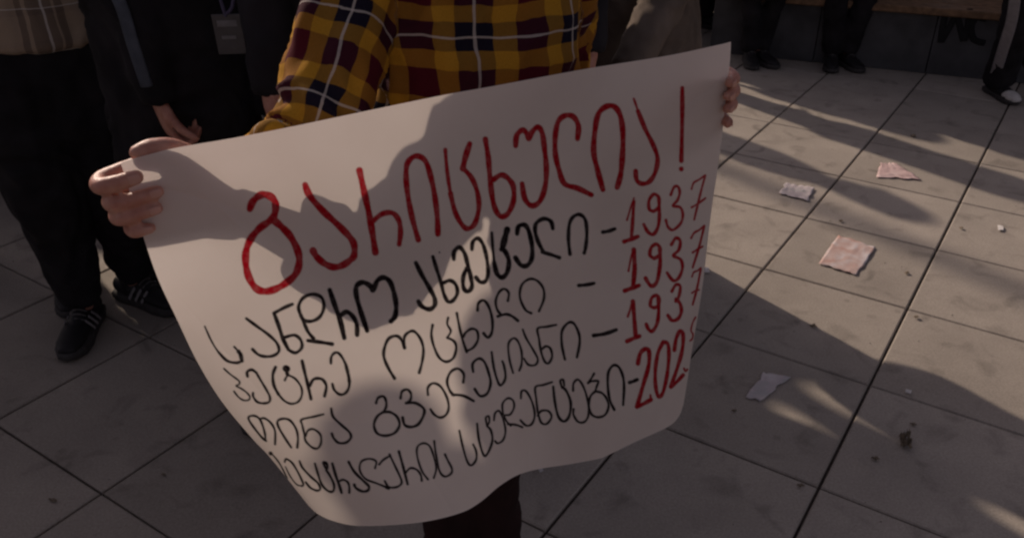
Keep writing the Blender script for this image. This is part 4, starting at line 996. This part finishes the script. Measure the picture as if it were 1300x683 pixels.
# hidden behind the poster and the shirt, they cast the shadows that fall across the paving
def copy_tree(o, parent=None):
    c = o.copy(); COL.objects.link(c); c.parent = parent
    if parent is not None: c.matrix_parent_inverse = o.matrix_parent_inverse.copy()
    for ch in list(o.children): copy_tree(ch, c)
    return c
person('person in dark clothes hidden behind the plaid shirt, closest to it', std_pose(-0.02, 2.40, math.radians(-95), 1.0), 'charcoal_cloth', 'black_cloth', leg_loose=1.0)
person('slim person in dark clothes standing far behind the plaid shirt', std_pose(-0.25, 5.69, math.radians(38), 0.98, stance=0.05), 'black_cloth', 'black_cloth', leg_loose=0.9)
person('person in dark clothes far behind the brown coat', std_pose(0.62, 5.52, math.radians(38), 1.06, stance=0.05), 'charcoal_cloth', 'black_cloth', leg_loose=0.9)
# far row by the bench
SHOE_W = (M['shoe_white'], M['shoe_white'], M['shoe_white'], M['lace'], M['shoe_white'])
SHOE_D = (M['shoe_black'], M['rubber'], M['shoe_black'], M['lace'], M['shoe_black'])
def feet_at(px, py, heading, k, stance):
    q = at_z(px, py); return std_pose(q.x, q.y, heading, k, stance)
j1 = feet_at(851, 30, math.radians(-20), 1.0, 0.07)
person('person in dark trousers and pale sneakers seen just above the poster edge', j1, 'charcoal_cloth', 'black_cloth', shoes=SHOE_W)
j2 = feet_at(957, 80, math.radians(-80), 1.0, 0.03)
person('person in a long black coat with feet together right of the poster corner', j2, 'black_cloth', 'black_cloth', hem=0.42, flare=0.95, shoes=SHOE_D, leg_loose=0.85, topname='coat')
j3 = feet_at(1063, 84, math.radians(-90), 1.0, 0.045)
person('person in straight black trousers standing between the long coat and the bench', j3, 'charcoal_cloth', 'black_cloth', shoes=SHOE_D, leg_loose=0.95)
person('added person in dark clothes at the back, top middle, beyond the brown coat', std_pose(0.80, 6.35, math.radians(-70), 1.0), 'charcoal_cloth', 'charcoal_cloth')  # added figure, there to throw shade on the back paving
# walker at the right edge with a pale side stripe
jr = feet_at(1285, 128, math.radians(-75), 1.04, 0.10)
a_ = at_z(1263, 121) + Vector((0, 0, 0.09)); jr['anr'] = a_; jr['toer'] = Vector((0.12, -1, 0))
jr['hipr'] = at_d(1300, -60, 4.25); jr['hipr'].z = 0.93; jr['anl'] = a_ + Vector((0.32, 0.30, 0.0)); jr['toel'] = Vector((0.4, -1, 0))
sh = jr['hipr'] - (jr['hipc'] + Vector((-0.09, 0, 0)))
for kk in ('hipc', 'waist', 'chest', 'neck', 'head', 'shr', 'shl', 'elr', 'ell', 'wrr', 'wrl', 'hipl'): jr[kk] = jr[kk] + sh * Vector((1, 1, 0)).length * 0 + Vector((sh.x, sh.y, 0))
jr['knr'] = jr['hipr'].lerp(jr['anr'], 0.52) + Vector((0.0, -0.06, 0)); jr['knl'] = jr['hipl'].lerp(jr['anl'], 0.5) + Vector((0, -0.03, 0))
SHOE_T = (M['shoe_black'], M['rubber'], M['shoe_white'], M['lace'], M['shoe_white'])
rp = person('person at right edge in black trousers with pale side stripe, white-toed sneaker', jr, 'black_cloth', 'black_cloth', shoes=SHOE_T, toe_cap=True, leg_loose=1.1, ankle=1.35, voxel=0.012)
sdv = Vector((-0.72, -0.69, 0))
stripe_along(rp, 'side_stripe', [jr['hipr'] + sdv * 0.125, jr['hipr'].lerp(jr['knr'], 0.5) + sdv * 0.112, jr['knr'] + sdv * 0.096, jr['knr'].lerp(jr['anr'], 0.5) + sdv * 0.092, jr['anr'] + sdv * 0.090 + Vector((0, 0, 0.03))], Vector((0.69, -0.72, 0)), 0.028, M['grey_stripe'])
# left edge and beyond
q = at_z(2, 252)
person('person at the left edge of whom only a pale-soled shoe shows', std_pose(q.x - 0.10, q.y + 0.08, math.radians(-50), 1.0), 'charcoal_cloth', 'charcoal_cloth', shoes=SHOE_W)
person('person in dark clothes standing behind the striped-sneaker person', std_pose(-1.62, 3.7, math.radians(-60), 1.0), 'black_cloth', 'navy_cloth', leg_loose=1.1, hem=0.6)
person('person in dark clothes between the badge wearer and the back row', std_pose(-0.95, 3.1, math.radians(-60), 1.02), 'navy_cloth', 'black_cloth', leg_loose=1.1, hem=0.7)

# the rest of the crowd: shared shapes, mostly unseen, added so its shadows darken paving and poster
protoA = person('person in dark clothes hidden behind the plaid shirt, left of the middle', std_pose(-0.36, 2.28, math.radians(-85), 1.0), 'charcoal_cloth', 'black_cloth', voxel=0.016, body_voxel=0.013)
def stand(proto, x, y, deg, label, group=None, k=1.0):
    c = copy_tree(proto)
    m = Matrix.Translation((x, y, 0)) @ Matrix.Rotation(math.radians(deg), 4, 'Z') @ Matrix.Scale(k, 4) @ Matrix.Translation(-c.location) @ Matrix.Translation(c.location)
    base = c.location.copy()
    c.location = (x, y, 0); c.rotation_euler = (0, 0, math.radians(deg)); c.scale = (k, k, k)
    c['label'] = label
    if group: c['group'] = group
    return c
stand(protoA, -0.33, 3.05, 10, 'person in dark clothes hidden between the plaid shirt and the brown coat')
stand(protoA, -0.265, 1.87, 5, 'person in dark clothes hidden right behind the plaid shirt', k=1.07)
stand(protoA, -1.43, 2.66, 30, 'tall person in dark clothes close behind the striped-sneaker person', k=1.11)
stand(protoA, -0.14, 2.76, 0, 'person in dark clothes hidden behind the plaid shirt, second from it')
stand(protoA, -0.386, 2.86, 10, 'person in dark clothes hidden behind the gap between badge wearer and plaid sleeve')
protoB = person('added person in a long dark coat in the crowd at the back', std_pose(0.58, 6.3, math.radians(-60), 1.0, stance=0.06), 'charcoal_cloth', 'black_cloth', hem=0.36, loose=1.08, topname='coat', voxel=0.016, body_voxel=0.013)
protoB['label'] = 'added person in a long dark coat at the back, left end of the bench row'
LB = 'added person in dark clothes in the row behind the bench, shading the paving'  # row added to keep the paving before the bench in shade
for i, (x, y) in enumerate(((1.00, 6.15), (1.38, 6.3), (1.74, 6.1), (2.1, 6.25), (2.45, 6.05), (2.8, 6.2), (3.15, 6.0), (3.5, 6.2), (3.85, 6.0), (4.2, 6.2), (4.6, 6.0), (1.2, 6.9), (1.6, 7.0), (2.0, 6.8), (2.4, 7.0), (2.8, 6.9), (3.2, 7.0), (3.6, 6.8), (4.0, 7.0), (4.4, 6.9), (0.3, 6.95), (0.7, 7.1))):
    if x * 0.799 + y * 0.602 < 4.3 and i > 0: continue
    stand(protoB if i % 3 else protoA, x, y, (0, 45, 30, 15, 35, 50, 25, 40, 10)[i % 9], LB, 'crowd behind the bench', (1.0, 0.95, 1.04, 0.98, 1.02)[i % 5])
stand(protoB, -0.84, 4.18, 10, 'person in dark clothes far behind the plaid sleeve, level with the row at left')
for x_, y_, lab_ in ((-1.75, 0.9, 'added person in dark clothes standing beside the camera, unseen outside the left edge'), (-2.3, 1.7, 'person in dark clothes outside the left edge, level with the striped sneakers'), (-1.15, -0.15, 'added person in dark clothes standing unseen behind the camera on its left')):
    stand(protoB, x_, y_, 60, lab_)  # unseen figures added to block sky light and darken the left paving
LC = 'person in dark clothes in the crowd at the back left'
for i, (x, y) in enumerate(((-3.3, 4.3), (-2.8, 4.1), (-2.25, 4.35), (-1.75, 4.6), (-1.25, 4.3), (-0.75, 4.4), (-3.0, 5.9), (-2.4, 6.0), (-1.8, 5.8), (-1.25, 6.0), (-0.7, 5.9), (-0.2, 6.2), (-3.6, 3.2), (-2.75, 2.9), (-2.15, 2.75), (-3.5, 5.1), (-3.05, 5.2), (-2.6, 5.0), (-2.15, 5.2), (-1.7, 5.2), (-1.3, 5.0), (-0.85, 5.15), (-0.45, 5.0), (-0.35, 5.6))):
    if x * 0.799 + y * 0.602 > 1.98: continue
    stand(protoB if i % 2 else protoA, x, y, (15, -40, 70, 0, 35, -15)[i % 6], LC, 'crowd at the back left', (1.0, 1.04, 0.96, 1.02)[i % 4])

# ------------------------------------------------------------------ litter on the paving
def leaflet_mat(name, a, b_, c):
    m, nt, out = new_mat(name); p = N(nt, 'ShaderNodeBsdfPrincipled'); g = N(nt, 'ShaderNodeNewGeometry')
    n1 = N(nt, 'ShaderNodeTexNoise'); n1.inputs['Scale'].default_value = 13; n1.inputs['Detail'].default_value = 4; n1.inputs['Distortion'].default_value = 0.8
    nt.links.new(g.outputs['Position'], n1.inputs['Vector'])
    r = N(nt, 'ShaderNodeValToRGB'); el = r.color_ramp.elements
    el[0].position = 0.36; el[0].color = (*a, 1); el[1].position = 0.66; el[1].color = (*b_, 1)
    e = el.new(0.52); e.color = (*c, 1)
    nt.links.new(n1.outputs['Fac'], r.inputs[0]); nt.links.new(r.outputs[0], p.inputs['Base Color']); p.inputs['Roughness'].default_value = 0.7
    n2 = N(nt, 'ShaderNodeTexNoise'); n2.inputs['Scale'].default_value = 70
    nt.links.new(g.outputs['Position'], n2.inputs['Vector'])
    b = N(nt, 'ShaderNodeBump'); b.inputs['Strength'].default_value = 0.4; b.inputs['Distance'].default_value = 0.003
    nt.links.new(n2.outputs['Fac'], b.inputs['Height']); nt.links.new(b.outputs[0], p.inputs['Normal'])
    nt.links.new(p.outputs[0], out.inputs[0]); return m
M['leaflet_pink'] = leaflet_mat('leaflet_pink', (0.50, 0.30, 0.255), (0.62, 0.56, 0.57), (0.56, 0.43, 0.40))
M['leaflet_pale'] = leaflet_mat('leaflet_pale', (0.50, 0.47, 0.47), (0.68, 0.62, 0.62), (0.58, 0.50, 0.51))
M['leaflet_rose'] = leaflet_mat('leaflet_rose', (0.40, 0.28, 0.28), (0.72, 0.56, 0.54), (0.62, 0.44, 0.43))
def flyer(px, mat, label, cat='leaflet', crumple=0.006, n=16, seed=0, torn=0.12, name='leaflet'):
    """crinkled sheet whose four corners lie on the ground under the given photograph positions"""
    c = [at_z(x, y) for x, y in px]
    ctr = sum(c, Vector()) / 4
    v, f = [], []
    def edge(s, t):
        q = (c[0] * (1 - s) * (1 - t) + c[1] * s * (1 - t) + c[2] * s * t + c[3] * (1 - s) * t)
        w = noise.noise((s * 5 + seed * 3.1, t * 5, 1.7)) * torn
        em = max(abs(s - .5), abs(t - .5)) * 2
        q = q.lerp(ctr, max(0, w) * em * 2)
        z = 0.0035 + crumple * abs(noise.noise((s * 4.5 + seed, t * 4.5, seed * 2.0))) * 1.6 + crumple * 0.5 * abs(noise.noise((s * 11 + seed, t * 11, 3)))
        return Vector((q.x, q.y, z))
    top_ = [[edge(i / n, j_ / n) for i in range(n + 1)] for j_ in range(n + 1)]
    for row in top_:
        for q in row: v.append(q - ctr)
    m_ = n + 1
    for j_ in range(n):
        for i in range(n): f.append((j_ * m_ + i, (j_ + 1) * m_ + i, (j_ + 1) * m_ + i + 1, j_ * m_ + i + 1))
    o = link(name, mesh_from(name, v, f), M[mat]); o.location = ctr
    md = o.modifiers.new('thickness', 'SOLIDIFY'); md.thickness = 0.0004; md.offset = 0
    return tag(o, label, cat)
flyer([(1064, 299), (1112, 315), (1088, 352), (1039, 336)], 'leaflet_pink', 'crumpled pink and white leaflet lying alone in the sunlit middle paving slab', seed=1, torn=0.07, crumple=0.003)
flyer([(1117, 208), (1138, 209), (1170, 230), (1112, 227)], 'leaflet_rose', 'flattened rose-white leaflet at the edge of the dark shadow tip near the back', seed=2, crumple=0.005)
flyer([(996, 234), (1034, 240), (1026, 257), (988, 247)], 'leaflet_pale', 'crumpled white paper scrap touching the long joint near the poster edge', seed=3, crumple=0.006, cat='paper scrap', name='paper_scrap')
flyer([(969, 473), (1004, 480), (964, 512), (942, 504)], 'leaflet_pale', 'pale torn paper lying in the shade right of the poster', seed=4, crumple=0.003, torn=0.2, cat='paper scrap', name='paper_scrap')
flyer([(891, 340), (900, 341), (901, 348), (893, 348)], 'paper_bit', 'tiny white paper bit beside the right edge of the poster', seed=5, crumple=0.004, n=6, cat='paper scrap', name='paper_scrap')
flyer([(1150, 495), (1157, 497), (1156, 501), (1148, 499)], 'paper_bit', 'tiny pale paper strip lying on the joint in the shade', seed=6, crumple=0.003, n=6, cat='paper scrap', name='paper_scrap')
flyer([(1266, 287), (1273, 288), (1274, 294), (1267, 294)], 'paper_bit', 'tiny pale scrap in the sunlit slab by the right picture edge', seed=7, crumple=0.003, n=6, cat='paper scrap', name='paper_scrap')
flyer([(682, 595), (688, 594), (690, 599), (685, 601)], 'paper_bit', 'tiny white scrap just under the lower edge of the poster', seed=8, crumple=0.003, n=6, cat='paper scrap', name='paper_scrap')
flyer([(1140, 556), (1152, 554), (1158, 573), (1143, 570)], 'dry_leaf', 'curled brown dry leaf in the shade above the light streak', seed=9, crumple=0.03, n=12, cat='leaf', name='dry_leaf', torn=0.4)
flyer([(1146, 553), (1154, 554), (1152, 566), (1143, 562)], 'paper_bit', 'small pale wrapper tucked against the curled dry leaf', seed=12, crumple=0.02, n=10, cat='wrapper', name='wrapper', torn=0.3)
for i, (x, y, s, lab) in enumerate((
    (1032, 415, 7, 'small dry leaf in the sunlit slab below the pink leaflet'), (1163, 404, 5, 'small dry leaf right of the long dark joint, near the lower shadow'),
    (1220, 291, 4, 'tiny dry leaf just right of the second long joint'),
    (1151, 348, 5, 'tiny dry leaf between the pink leaflet and the long joint'), (1067, 282, 4, 'dark crumb of leaf on the joint above the pink leaflet'),
    (932, 523, 5, 'dark crumb of leaf under the pale torn paper'), (1111, 584, 8, 'dark flat leaf left of the light streak'),
    (1016, 618, 7, 'reddish dry leaf by the joint crossing at the bottom'), (68, 637, 8, 'thin dark leaf at the bottom left by the joint crossing'),
    (1159, 174, 6, 'small dark leaf in the lit band near the back'),
    (1159, 540, 6, 'thin curled leaf just above the brown dry leaf'), (208, 604, 5, 'pale crumb of leaf in the shade at the bottom left'))):
    s *= 0.78
    flyer([(x - s, y - s * .25), (x + s * .2, y - s * .5), (x + s, y + s * .2), (x - s * .1, y + s * .4)], 'dry_leaf', lab, seed=20 + i, crumple=0.006, n=6, cat='leaf', name='dry_leaf', torn=0.3)
gv, gf = [], []
for i in range(420):
    x = rnd.uniform(-2.6, 3.2); y = rnd.uniform(1.1, 5.2); s = rnd.uniform(0.0012, 0.0032)
    b0 = len(gv); a = rnd.uniform(0, 6.28)
    for t in range(3): gv.append((x + s * math.cos(a + t * 2.1) * rnd.uniform(.7, 1.6), y + s * math.sin(a + t * 2.1), 0.0))
    gv.append((x, y, s * 1.1)); gf += [(b0, b0 + 1, b0 + 3), (b0 + 1, b0 + 2, b0 + 3), (b0 + 2, b0, b0 + 3)]
tag(link('grit', mesh_from('grit', gv, gf, False), M['grit']), kind='stuff', label='loose grit scattered over the paving stones', cat='grit')

# ------------------------------------------------------------------ unseen street lamp far up-sun, added so its soft shadow crosses the slabs
lp = Vector((1.50, 2.95, 0)) - Vector((math.cos(SUN_AZ), math.sin(SUN_AZ), 0)) * 11.0
lamp = empty('added_street_lamp', lp); tag(lamp, 'added tall grey street lamp, unseen behind the crowd, its blurred shadow lies across the slabs', 'street lamp')
def part(name, b, mat): return link(name, mesh_from(name, b.v, b.f), M[mat], lamp)
b = Blob(); b.tube([lp, lp + UZ * 1.2, lp + UZ * 1.25, lp + UZ * 7.2], [0.105, 0.10, 0.075, 0.05], seg=16); part('pole', b, 'wall_stone')
b = Blob(); b.tube([lp + UZ * 7.15, lp + Vector((0.35, 0, 7.5)), lp + Vector((0.9, 0, 7.6))], [0.045, 0.035, 0.03], seg=10); part('arm', b, 'wall_stone')
b = Blob(); b.tube([lp + Vector((0.85, 0, 7.58)), lp + Vector((1.1, 0, 7.6)), lp + Vector((1.45, 0, 7.57))], [(0.05, 0.03), (0.12, 0.05), (0.06, 0.025)], ref=(0, 1, 0), seg=14); part('lamp_head', b, 'wall_stone')
